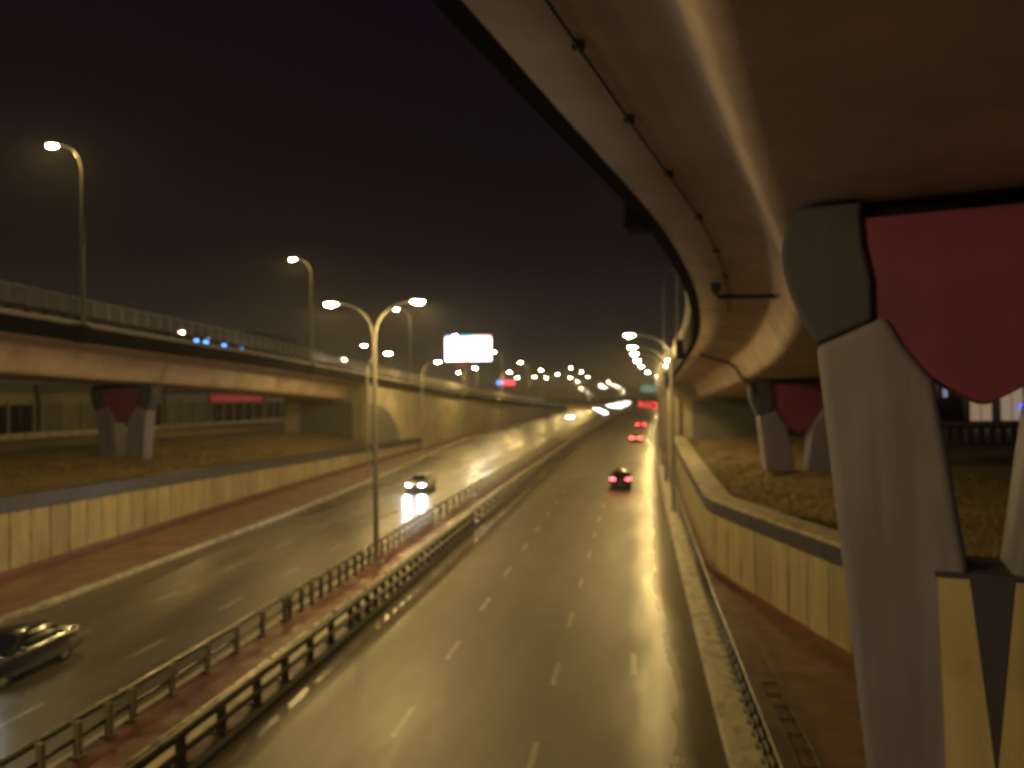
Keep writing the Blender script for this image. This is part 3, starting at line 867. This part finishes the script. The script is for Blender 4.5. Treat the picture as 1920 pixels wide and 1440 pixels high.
# ================================================================== CARS
def car_meshes(paint, kind):
    """sedan along +Y, front at +Y; returns list of (name, mesh, loc, subparts)"""
    hw = 0.90 if kind != 'suv' else 0.93
    up = 0.0 if kind != 'suv' else 0.18
    parts = []
    def ring(y, zb, zt, w_, tuck=0.06, n=3):
        # rounded box section, closed, symmetric
        r = 0.13
        pts = []
        for sx in (1, -1):
            cor = [(w_ - tuck, zb, 'b'), (w_, zb + 0.16, 'm'), (w_ + 0.015, (zb + zt) / 2, 'm'), (w_ - 0.02, zt - r, 'm'), (w_ - 0.07, zt - 0.04, 't'), (w_ - 0.18, zt, 't')]
            if sx < 0: cor = cor[::-1]
            pts += [(sx * x, y, z) for x, z, _ in cor]
        return pts
    secs = [ring(-2.30, 0.42, 0.80 + up, 0.62), ring(-2.26, 0.32, 0.92 + up, 0.80), ring(-2.05, 0.25, 1.00 + up, 0.87), ring(-1.3, 0.22, 1.00 + up, hw), ring(0.2, 0.21, 0.97 + up, hw),
            ring(1.0, 0.22, 0.95 + up, hw - .01), ring(1.75, 0.24, 0.84 + up, 0.87), ring(2.12, 0.27, 0.74 + up, 0.80), ring(2.28, 0.36, 0.64 + up, 0.62)]
    body = MB().loft(secs, smooth=True)
    # cabin shell
    def cab(y, z, w_): return [(w_, y, 0.93 + up), (w_ - 0.02, y, 0.93 + up + (z - 0.93 - up) * .4), (w_ - 0.14 * (z - 0.9 - up) / .5, y, z - 0.06), (w_ - 0.28 * (z - 0.9 - up) / .5, y, z),
                               (-w_ + 0.28 * (z - 0.9 - up) / .5, y, z), (-w_ + 0.14 * (z - 0.9 - up) / .5, y, z - 0.06), (-w_ + 0.02, y, 0.93 + up + (z - 0.93 - up) * .4), (-w_, y, 0.93 + up)]
    zt = 1.45 if kind != 'suv' else 1.68
    rear = -1.75 if kind != 'suv' else -2.15
    cs = [cab(rear, 0.97 + up, 0.80), cab(rear + (0.55 if kind != 'suv' else 0.30), zt - 0.08, 0.80), cab(-0.6, zt, 0.81), cab(0.0, zt - 0.01, 0.81), cab(0.35, zt - 0.07, 0.80), cab(1.12, 0.97 + up, 0.80)]
    body.loft(cs, smooth=True)
    parts.append(('body', body.mesh('body', paint), []))
    # glass sheets a few mm proud
    y_r0, y_r1 = rear, rear + (0.55 if kind != 'suv' else 0.30)
    def sheet_between(ya, za, wa, yb, zb, wb, push):
        return MB().add([(wa, ya, za), (-wa, ya, za), (-wb, yb, zb), (wb, yb, zb), (wa, ya, za - 0.004), (-wa, ya, za - 0.004), (-wb, yb, zb - 0.004), (wb, yb, zb - 0.004)],
                        [(0, 1, 2, 3), (4, 7, 6, 5), (0, 4, 5, 1), (2, 6, 7, 3), (1, 5, 6, 2), (3, 7, 4, 0)])
    parts.append(('windscreen', sheet_between(1.10, 1.005 + up, 0.66, 0.42, zt - 0.065, 0.52, 0).mesh('windscreen', MT['carglass']), []))
    parts.append(('rear_window', sheet_between(y_r0 - 0.015, 1.03 + up, 0.64, y_r1 - 0.04, zt - 0.085, 0.52, 0).mesh('rear_window', MT['carglass']), []))
    for sx in (1, -1):
        z0 = 0.985 + up; z1 = zt - 0.12
        x0 = sx * 0.812; x1 = sx * (0.81 - 0.14 * (z1 - .9 - up) / .5 - 0.005 + 0.022)
        for ya, yb, yc, yd in ((rear + 0.45, -0.42, -0.42, rear + 0.72), (-0.34, 0.80, 0.34, -0.34)):
            v = [(x0, ya, z0), (x0, yb, z0), (x1, yc, z1), (x1, yd, z1)]
            v2 = [(a - sx * 0.012, b, c) for a, b, c in v]
            parts.append(('side_window', MB().add(v + v2, [(0, 1, 2, 3), (7, 6, 5, 4), (0, 4, 5, 1), (1, 5, 6, 2), (2, 6, 7, 3), (3, 7, 4, 0)]).mesh('side_window', MT['carglass']), []))
        # mirror
        parts.append(('wing_mirror', MB().box((sx * 0.98, 0.72, 1.02 + up), (0.18, 0.10, 0.13), top=0.8).mesh('wing_mirror', paint), []))
        # wheels
        for wy in (1.38, -1.32):
            x = sx * (hw - 0.13)
            ty = MB(); n = 20
            prof = [(-0.10, 0.22), (-0.10, 0.30), (-0.07, 0.33), (0.07, 0.33), (0.10, 0.30), (0.10, 0.22)]
            ty.loft([[(x + px, wy + pr * math.cos(2*math.pi*i/n), 0.33 + pr * math.sin(2*math.pi*i/n)) for px, pr in prof] for i in range(n + 1)], cap=False, smooth=True)
            rm = MB(); rm.tube([(x + sx * 0.045, wy, 0.33), (x + sx * 0.075, wy, 0.33)], [0.23, 0.21], 16)
            for s5 in range(5):
                a = s5 * 2 * math.pi / 5
                rm.tube([(x + sx * 0.085, wy, 0.33), (x + sx * 0.085, wy + 0.2 * math.cos(a), 0.33 + 0.2 * math.sin(a))], 0.025, 5)
            parts.append(('wheel', ty.mesh('tyre', MT['tyre']), [('rim', rm.mesh('rim', MT['rim']))]))
        # lamps
        hl = MB(); secs = []
        for xx, zz, yy_ in ((0.44, 0.055, 2.255), (0.56, 0.075, 2.235), (0.70, 0.08, 2.14), (0.80, 0.05, 2.00)):
            secs.append([(sx * xx, yy_ + dy, 0.665 + up + zz * k) for dy, k in ((-0.10, -1), (0.02, -1), (0.02, 1), (-0.10, 1))])
        parts.append(('headlight', hl.loft(secs).mesh('headlight', MT['headlens']), []))
        tl = MB(); secs = []
        for xx, zz, yy_ in ((0.50, 0.07, -2.285), (0.66, 0.09, -2.27), (0.80, 0.09, -2.20), (0.87, 0.06, -2.05)):
            secs.append([(sx * xx, yy_ + dy, 0.80 + up + zz * k) for dy, k in ((0.10, -1), (-0.02, -1), (-0.02, 1), (0.10, 1))])
        parts.append(('tail_light', tl.loft(secs).mesh('tail_light', MT['taillens']), []))
    parts.append(('grille', MB().box((0, 2.285, 0.52), (0.85, 0.05, 0.16)).mesh('grille', MT['trim']), []))
    parts.append(('rear_bumper', MB().box((0, -2.30, 0.40), (1.45, 0.07, 0.20)).mesh('rear_bumper', MT['trim']), []))
    parts.append(('number_plate', MB().box((0, -2.325, 0.62 + up * .5), (0.46, 0.03, 0.15)).mesh('number_plate', MT['plate']), []))
    if kind == 'taxi':
        parts.append(('roof_sign', MB().box((0, -0.25, zt + 0.06), (0.42, 0.16, 0.13), top=0.8).mesh('roof_sign', MT['trim']), []))
    return parts
def paint(name, c, rough=0.25):
    m = bpy.data.materials.new(name); t, b = nodes(m)
    b.inputs['Base Color'].default_value = (*c, 1); b.inputs['Roughness'].default_value = rough
    b.inputs['Coat Weight'].default_value = 0.6; b.inputs['Coat Roughness'].default_value = 0.08
    b.inputs['Metallic'].default_value = 0.0
    nz = t.nodes.new('ShaderNodeTexNoise'); nz.inputs['Scale'].default_value = 3.0
    mr = t.nodes.new('ShaderNodeMapRange'); mr.inputs['To Min'].default_value = rough - .08; mr.inputs['To Max'].default_value = rough + .15
    t.links.new(nz.outputs[0], mr.inputs[0]); t.links.new(mr.outputs[0], b.inputs['Roughness'])
    return m
MT['headoff'] = mat('headlight_glass', (0.5, 0.5, 0.5), 0.1)
MT['tailoff'] = mat('tail_light_glass', (0.2, 0.01, 0.01), 0.15)
def car(label, x, y, away, pm, kind='sedan', head='head', tail='tail', group='cars on the road', beams=0.0, cache={}):
    key = (pm.name, kind, head, tail)
    if key not in cache:
        MT['headlens'] = MT[head]; MT['taillens'] = MT[tail]
        cache[key] = car_meshes(pm, kind)
    t = empty('car', (x, y, zr(y) + 0.012), 0.0 if away else math.pi)
    slope = math.atan((zr(y + 2) - zr(y - 2)) / 4)
    yaw = -math.atan((curve(y + 2) - curve(y - 2)) / 4)
    t.rotation_euler = Euler((slope if away else -slope, 0, yaw if away else math.pi + yaw), 'XYZ')
    tag(t, label, 'car', group)
    for nm, me, subs in cache[key]:
        o = put(nm, me, (0, 0, 0), t)
        for n2, m2 in subs: put(n2, m2, (0, 0, 0), o)
    if beams:
        for sx in (1, -1):
            ld = bpy.data.lights.new('headlight_beam', 'SPOT'); ld.energy = beams; ld.color = (0.95, 0.96, 1.0)
            ld.spot_size = R(70); ld.spot_blend = 0.8; ld.shadow_soft_size = 0.08
            lo = bpy.data.objects.new('headlight_beam', ld); col.objects.link(lo)
            lo.parent = t; lo.location = (sx * 0.66, 2.32, 0.66); lo.rotation_euler = (R(83), 0, 0)
    return t
P_black = paint('black_car_paint', (0.012, 0.010, 0.010))
P_dark = paint('dark_blue_car_paint', (0.008, 0.009, 0.018))
P_yellow = paint('pale_silver_car_paint', (0.42, 0.40, 0.36))
P_white = paint('white_car_paint', (0.6, 0.6, 0.6))
P_red = paint('dark_red_car_paint', (0.14, 0.02, 0.02))
P_grey = paint('grey_car_paint', (0.16, 0.16, 0.17))
car('black car driving away, nearest of the three with red tail lights', -0.85, 72.6, True, P_black, 'suv', 'headoff', 'tail')
car('pale car driving away, middle of the three with red tail lights', 1.0, 131.5, True, P_white, 'sedan', 'headoff', 'tail')
car('dark car driving away, farthest of the three with red tail lights', 2.4, 178, True, P_red, 'sedan', 'headoff', 'tail')
car('pale silver car with blazing headlights coming on beyond the median', -18.6, 70.0, False, P_yellow, 'sedan', 'head', 'tailoff', beams=900)
car('dark blue car cut off by the picture edge, passing in the oncoming lanes', -19.9, 23.4, False, P_dark, 'sedan', 'head', 'tailoff', beams=250)
lanes_o = (-15.4, -18.8, -22.2); lanes_a = (-8.1, -4.4, -0.6)
k = 0
for y, l in ((226, 2), (262, 0), (285, 1), (300, 2), (330, 0), (345, 1), (372, 2), (398, 0), (425, 1), (470, 2), (520, 0), (580, 1)):
    car('tiny oncoming car with white headlights in the queue at the far crest', lanes_o[l] + curve(y), y, False, P_grey if k % 2 else P_white, 'sedan', 'headfar', 'tailoff', 'oncoming cars at the far crest'); k += 1
for y, l in ((300, 2), (330, 1), (355, 2), (372, 0), (395, 2), (410, 1), (440, 2), (455, 0), (480, 1), (520, 2), (560, 0)):
    car('tiny departing car with red tail lights in the queue at the far crest', lanes_a[l] + curve(y), y, True, P_grey if k % 2 else P_black, 'sedan', 'headoff', 'tailfar', 'departing cars at the far crest'); k += 1

# ================================================================== SIGNS
# billboard with a glowing screen
def screen_mat():
    m = bpy.data.materials.new('billboard_screen'); t, b = nodes(m); N = t.nodes.new; L = t.links.new
    co = N('ShaderNodeTexCoord'); sp = N('ShaderNodeSeparateXYZ'); L(co.outputs['Object'], sp.inputs[0])
    # bright white with a blue/cyan strip at the top left and an orange strip at the top right
    rx = N('ShaderNodeValToRGB'); rx.color_ramp.interpolation = 'LINEAR'
    mp = N('ShaderNodeMapRange'); mp.inputs['From Min'].default_value = -6.8; mp.inputs['From Max'].default_value = 6.8; L(sp.outputs['X'], mp.inputs[0])
    L(mp.outputs[0], rx.inputs[0])
    el = rx.color_ramp.elements
    el[0].position = 0.0; el[0].color = (0.25, 0.35, 0.95, 1); el[1].position = 1.0; el[1].color = (1.0, 0.30, 0.22, 1)
    for p_, c_ in ((0.25, (0.6, 0.8, 1.0, 1)), (0.45, (0.08, 0.55, 0.85, 1)), (0.56, (0.05, 0.60, 0.75, 1)), (0.62, (1.0, 0.85, 0.7, 1))):
        q = el.new(p_); q.color = c_
    rz_ = N('ShaderNodeMapRange'); rz_.inputs['From Min'].default_value = 2.7; rz_.inputs['From Max'].default_value = 3.6; L(sp.outputs['Z'], rz_.inputs[0])
    mx = N('ShaderNodeMixRGB'); mx.inputs[1].default_value = (1.0, 0.99, 0.98, 1); L(rz_.outputs[0], mx.inputs[0]); L(rx.outputs[0], mx.inputs[2])
    L(mx.outputs[0], b.inputs['Emission Color'])
    st = N('ShaderNodeMapRange'); st.inputs['From Min'].default_value = 2.6; st.inputs['From Max'].default_value = 3.6; st.inputs['To Min'].default_value = 6.0; st.inputs['To Max'].default_value = 1.2
    L(sp.outputs['Z'], st.inputs[0]); L(st.outputs[0], b.inputs['Emission Strength'])
    b.inputs['Base Color'].default_value = (0.02, 0.02, 0.02, 1)
    m.cycles.emission_sampling = 'FRONT'
    return m
bx, by = -46.6, 230.0
bb = empty('billboard', (bx, by, ZS), R(6))
tag(bb, 'glowing white billboard screen with coloured top edge on a single pole behind the far ramp', 'billboard')
scr = MB().box((0, 0, 0), (13.4, 0.25, 7.6)).build('screen', screen_mat(), bb); scr.location = (0, -0.45, 19.0)
MB().box((0, 0.1, 19.0), (13.9, 0.8, 8.1)).build('frame', MT['trim'], bb)
MB().tube([(2.4, 0.5, 0), (2.4, 0.5, 17)], 0.45, 12).build('pole', MT['steel'], bb)
MT['redtext'] = emit('dim_red_letters', (1.0, 0.16, 0.10), 0.55)
MT['redsign'] = emit('red_sign_glow', (1.0, 0.02, 0.06), 1.6)
MT['pinktext'] = emit('pale_sign_letters', (1.0, 0.35, 0.38), 1.6)
MT['bluedisc'] = emit('blue_disc_glow', (0.16, 0.42, 1.0), 1.9)
sg = empty('letter_sign', (bx - 0.6, by - 1.2, ZS), R(6))
tag(sg, 'dim red row of letters hung beneath the white billboard', 'sign')
MB().box((0, 0.3, 13.2), (5.6, 0.15, 0.12)).build('support_bar', MT['trim'], sg)
MB().tube([(2.75, 0.6, 0), (2.75, 0.6, 13.2)], 0.12, 8).build('support_post', MT['steel'], sg)
for i in range(7):
    if i == 4: continue
    xo = -2.5 + i * 0.8
    mb = MB()
    for dx, dz, sw, sh in random.sample([(-0.22, 0, 0.12, 1.0), (0.22, 0, 0.12, 1.0), (0, 0.42, 0.55, 0.14), (0, 0, 0.55, 0.12), (0, -0.42, 0.55, 0.14)], 4):
        mb.box((xo + dx, 0.12 + random.uniform(-.004, .004), 13.85 + dz), (sw, 0.1, sh))
    mb.build('letter', MT['redtext'], sg)
rs = empty('shop_sign', (-40.5, 262.0, ZS), R(5))
tag(rs, 'small glowing red sign with a blue disc at its end, below the billboard', 'sign')
MB().box((0.9, 0, 9.3), (4.3, 0.3, 1.8)).build('sign_board', MT['redsign'], rs, bevel=0.2)
MB().tube([(-2.1, -0.16, 9.35), (-2.1, 0.16, 9.35)], 0.92, 20).build('blue_disc', MT['bluedisc'], rs)
for i in range(5):
    mb = MB(); xo = -0.6 + i * 0.75
    for dx, dz, sw, sh in random.sample([(-0.2, 0, 0.1, 0.7), (0.2, 0, 0.1, 0.7), (0, 0.3, 0.5, 0.1), (0, 0, 0.5, 0.1), (0, -0.3, 0.5, 0.1)], 3):
        mb.box((xo + dx, -0.18 + random.uniform(-.004, .004), 9.35 + dz), (sw, 0.05, sh))
    mb.build('letter', MT['pinktext'], rs)
for xo in (-1.8, 2.6): MB().tube([(xo, 0.4, 0), (xo, 0.4, 9.0)], 0.14, 8).build('post', MT['steel'], rs)
# green direction sign on a gantry beyond the crest
MT['greensign'] = mat('green_direction_sign', (0.02, 0.16, 0.13), 0.4, 0.1)
MT['greenglow'] = emit('green_sign_added_glow', (0.05, 0.17, 0.17), 1.0)  # board glows by itself, standing in for lamplight thrown back by it
gs = empty('direction_sign', (10.0, 345.0, zr(345)), 0.0)
tag(gs, 'teal direction sign board over the departing lanes at the far crest', 'sign')
MB().box((-1.5, 0, 8.0), (7.4, 0.12, 2.9)).build('sign_board', MT['greenglow'], gs)
MB().tube([(8.0, 0.3, 0), (8.0, 0.3, 9.6)], 0.22, 10).build('gantry_post', MT['steel'], gs)
for dz in (7.2, 8.8): MB().tube([(8.0, 0.3, dz), (-5.0, 0.3, dz)], 0.13, 8).build('gantry_beam', MT['steel'], gs)
for dx, dz, sw, sh in ((-3.4, 8.5, 2.0, 0.35), (0.3, 8.5, 2.4, 0.35), (-3.0, 7.5, 2.4, 0.3), (0.2, 7.5, 1.8, 0.3)):
    MB().box((dx, -0.08, dz), (sw, 0.03, sh)).build('lettering_bar', MT['paint'], gs)

# ================================================================== BUILDINGS
MT['bldgdark'] = mat('dark_building_wall', (0.05, 0.048, 0.06), 0.8)
MT['bldg'] = mat('shop_wall', (0.12, 0.11, 0.12), 0.8, 0.2, 0.5)
MT['shopglass'] = mat('dark_shop_glass', (0.018, 0.018, 0.026), 0.10, 0.2)
MT['signband'] = mat('pale_shop_signboard', (0.26, 0.22, 0.15), 0.6)
MT['redshop'] = emit('red_shopfront_glow', (1.0, 0.02, 0.05), 0.14)
MT['warmwin'] = emit('warm_lit_window', (1.0, 0.72, 0.42), 0.24, True)
MT['palewin'] = emit('pale_lit_window', (0.62, 0.66, 1.0), 0.32, True)
MT['bluewin'] = emit('blue_neon_window', (0.10, 0.34, 1.0), 4.5)
MT['blueneon'] = emit('deep_blue_neon', (0.02, 0.06, 1.0), 5.0)
MT['pillar'] = mat('shop_pillar', (0.34, 0.31, 0.30), 0.7)
# row of shops seen under the far ramp
def shop(label, y0, y1, X, sign, kind):
    t = empty('shop', (X, y0, ZS), 0.0)
    tag(t, label, 'shop', 'shops in the row behind the far ramp')
    L = y1 - y0
    MB().box((-4, L / 2, 3.4), (8, L - 0.05, 6.8)).build('wall', MT['bldg'], t)
    MB().box((0.12, L / 2, 4.7), (0.22, L - 0.5, 1.5)).build('signboard', MT[sign], t)
    n = max(2, int(L / 4.2))
    for i in range(n):
        a = 0.5 + (L - 1.0) * i / n; b_ = 0.5 + (L - 1.0) * (i + 1) / n
        w_ = MB().box((0.06, (a + b_) / 2, 1.95), (0.10, b_ - a - 0.35, 3.7)).build('window', MT['shopglass'] if kind != 'shutter' else MT['pillar'], t)
        if kind == 'shutter':
            for j in range(7):
                MB().box((0.14, (a + b_) / 2, 0.45 + j * 0.5), (0.05, b_ - a - 0.4, 0.30)).build('shutter_slat', MT['bldg'], t)
        else:
            MB().box((0.13, (a + b_) / 2, 2.6), (0.04, 0.07, 2.3)).build('mullion', MT['pillar'], w_)
    for i in range(n + 1):
        a = 0.5 + (L - 1.0) * i / n
        MB().box((0.20, a, 2.3), (0.34, 0.30, 4.6)).build('pillar', MT['pillar'], t)
    return t
shop('shop with dark glass and pale signboard under the far ramp, cut by the picture edge', 70, 98, -80, 'signband', 'glass')
shop('shuttered shop between the dark glass shop and the small heart pier', 98.5, 112, -80, 'signband', 'shutter')
shop('dark glass shop right behind the small heart pier', 112.5, 128, -80, 'signband', 'glass')
shop('pale-panelled shuttered shop between the heart pier and the red shopfront', 128.5, 143, -80, 'signband', 'shutter')
shop('shop with a glowing red signboard under the far ramp', 143.5, 166, -80, 'redshop', 'glass')
shop('dim last shop of the row beside the grey abutment', 166.5, 196, -80, 'signband', 'glass')
# low wall along the street below the shops
lw = empty('low_wall', (-70, 60, ZS - 0.05))
tag(lw, 'low pale boundary wall along the street below the shops', 'wall')
yy = 0.0
while yy < 120:
    MB().box((0, yy + 1.95, 0.35), (0.35, 3.85, 0.7)).build('wall_block', MT['coping'], lw); yy += 4.0
# dark tower with blue lit windows beyond
tw = empty('building', (-92, 176, ZS))
tag(tw, 'dark building with vivid blue lit windows behind the far ramp fence', 'building')
MB().box((0, 0, 9.5), (22, 20, 19)).build('wall', MT['bldgdark'], tw)
MB().box((0, 0, 19.2), (22.6, 20.6, 0.4)).build('roof', MT['bldgdark'], tw)
for xx, zz, sw, sh in ((-9.0, 17.0, 0.9, 1.5), (-3.6, 17.2, 1.6, 1.8), (-1.0, 17.0, 1.5, 2.6), (3.6, 16.2, 1.6, 2.0), (7.8, 15.6, 1.0, 1.2), (-6.2, 15.4, 0.8, 1.0)):
    f_ = MB().box((xx, -10.03, zz), (sw + 0.3, 0.10, sh + 0.3)).build('window', MT['bldgdark'], tw)
    MB().box((xx, -10.10, zz), (sw, 0.08, sh)).build('pane', MT['bluewin'], f_)
for k_ in range(4):
    for xx in (-8, -4, 0, 4, 8):
        MB().box((xx, -10.03, 2.5 + 3.0 * k_), (1.8, 0.1, 1.6)).build('window', MT['shopglass'], tw)
# lit building and balustrade seen between the legs of the large pier
rb = empty('building', (42, 96, ZS), R(-14))
tag(rb, 'lit street building with blue neon seen between the legs of the large pier', 'building')
MB().box((0, 5, 5.5), (34, 10, 11)).build('wall', MT['bldg'], rb)
MB().box((0, -0.6, 5.9), (34.4, 1.4, 0.3)).build('canopy', MT['bldgdark'], rb)
for i in range(11):
    x = -15 + i * 3.0
    MB().box((x + 1.5, -0.12, 2.9), (0.45, 0.3, 5.6)).build('pillar', MT['pillar'], rb)
    m_ = (MT['warmwin'], MT['palewin'], MT['warmwin'], MT['shopglass'], MT['warmwin'])[i % 5]
    f_ = MB().box((x, -0.05, 2.6), (2.3, 0.12, 4.6)).build('window', MT['bldgdark'], rb)
    for dx in (-0.55, 0.55): MB().box((x + dx, -0.14, 2.6), (1.0, 0.06, 4.3)).build('pane', m_, f_)
MB().box((0.9, -0.9, 2.2), (0.32, 0.2, 1.2)).build('neon_strip', MT['blueneon'], rb)
MB().box((-6.6, -0.9, 4.4), (0.4, 0.2, 1.6)).build('neon_strip', MT['palewin'], rb)
struct(MB().add([(20, 68.5, ZS + 0.03), (66, 60, ZS + 0.03), (72, 90, ZS + 0.03), (22, 103, ZS + 0.03)], [(0, 1, 2, 3)]).build('street_pavement', MT['coping']))
bl = empty('balustrade', (22.0, 66.0, ZS - 0.05), R(6))
tag(bl, 'pale stone balustrade with square openings, seen between the legs of the large pier', 'balustrade')
MB().box((8, 0, 0.12), (18, 0.4, 0.24)).build('plinth', MT['balus'], bl)
MB().box((8, 0, 1.72), (18, 0.42, 0.36)).build('coping', MT['kerb'], bl)
bme = MB().box((0, 0, 0.89), (0.36, 0.3, 1.30), top=0.9).mesh('baluster', MT['balus'])
for i in range(22):
    put('baluster', bme, (-0.8 + i * 0.82, 0, 0), bl)

# ================================================================== GRASS
def grass(name, area, n, hmin, hmax):
    vs, fs = [], []
    for i in range(n):
        x, y, z = area()
        h = random.uniform(hmin, hmax); a = random.uniform(0, 6.28); wv = 0.02 + 0.03 * random.random()
        dx, dy = math.cos(a) * wv, math.sin(a) * wv
        lx, ly = random.uniform(-.5, .5) * h, random.uniform(-.5, .5) * h
        b = len(vs); vs += [(x - dx, y - dy, z - 0.03), (x + dx, y + dy, z - 0.03), (x + lx, y + ly, z + h)]; fs.append((b, b + 1, b + 2))
    o = MB().add(vs, fs).build(name, MT['grass'])
    o['kind'] = 'stuff'
    return o
def prof_z(z0, d):
    tab = [(0, 0), (0.9, 0.05), (2, .22), (3.5, .45), (5, .66), (7, .84), (9.5, .97), (13, 1)]
    return z0 + (ZS - z0) * lerp_tab(tab, d)
def area_r():
    y = random.uniform(14, 80) ; d = random.uniform(0.6, 12)
    return (RWX(y) + 0.6 + d, y, prof_z(RWT(y) - 0.10, d))
def area_l():
    y = random.uniform(28, 105); d = random.uniform(0.4, 14)
    return (LWX(y) - 0.5 - d, y, prof_z(LWT(y) - 0.12, d))
g1 = grass('grass', area_r, 26000, 0.05, 0.16); g1['label'] = 'dry brown grass on the bank under the overhead ramp'; g1['category'] = 'grass'
g2 = grass('grass', area_l, 30000, 0.05, 0.18); g2['label'] = 'dry brown grass on the bank under the far ramp'; g2['category'] = 'grass'
# dark weeds growing behind the coping near the large pier
for i, (x, y, s) in enumerate(((6.2, 33.4, 0.30), (6.7, 32.2, 0.36), (7.1, 30.8, 0.42), (7.6, 29.4, 0.34), (8.2, 27.8, 0.40), (8.7, 26.6, 0.34))):
    vs, fs = [], []
    for k in range(90):
        a = random.uniform(0, 6.28); rr = s * math.sqrt(random.random()); h = s * random.uniform(0.3, 1.0)
        b = len(vs); px, py, pz = rr * math.cos(a), rr * 1.6 * math.sin(a), h * (1 - 0.5 * rr / s)
        ln = 0.09; t1 = random.uniform(0, 6.28)
        vs += [(px, py, pz), (px + ln * math.cos(t1), py + ln * math.sin(t1), pz + 0.03), (px + ln * 1.6 * math.cos(t1 + .5), py + ln * 1.6 * math.sin(t1 + .5), pz + 0.07), (px + ln * .8 * math.cos(t1 + 1.2), py + ln * .8 * math.sin(t1 + 1.2), pz + .06)]
        fs.append((b, b + 1, b + 2, b + 3))
    z = prof_z(RWT(y) - 0.1, x - RWX(y) - 0.6)
    t = empty('weed_clump', (x, y, z - 0.02))
    tag(t, ['farthest', 'fifth', 'fourth', 'third', 'second', 'nearest'][i] + ' low dark weed clump behind the coping, counting from the large pier', 'weed', 'weeds behind the coping')
    lm = MT.setdefault('weedleaf', mat('weed_leaf', (0.05, 0.055, 0.02), 0.7, 0.4))
    MB().add(vs, fs).build('foliage', lm, t)
    sm = MB()
    for k in range(5):
        a = k * 1.26; sm.tube([(0, 0, 0), (0.5 * s * math.cos(a), 0.5 * s * math.sin(a), s * 0.6)], 0.012, 5)
    sm.build('stem', MT['grass'], t)

# ================================================================== HAZE
hz = bpy.data.materials.new('night_haze'); hz.use_nodes = True
t_ = hz.node_tree; t_.nodes.clear()
o_ = t_.nodes.new('ShaderNodeOutputMaterial'); v_ = t_.nodes.new('ShaderNodeVolumePrincipled')
v_.inputs['Color'].default_value = (0.95, 0.93, 0.90, 1); v_.inputs['Density'].default_value = 0.00035; v_.inputs['Anisotropy'].default_value = 0.6
t_.links.new(v_.outputs[0], o_.inputs['Volume'])
hb = MB().box((0, 1700, 19), (6400, 3800, 44)).build('haze', hz)
hb['kind'] = 'stuff'
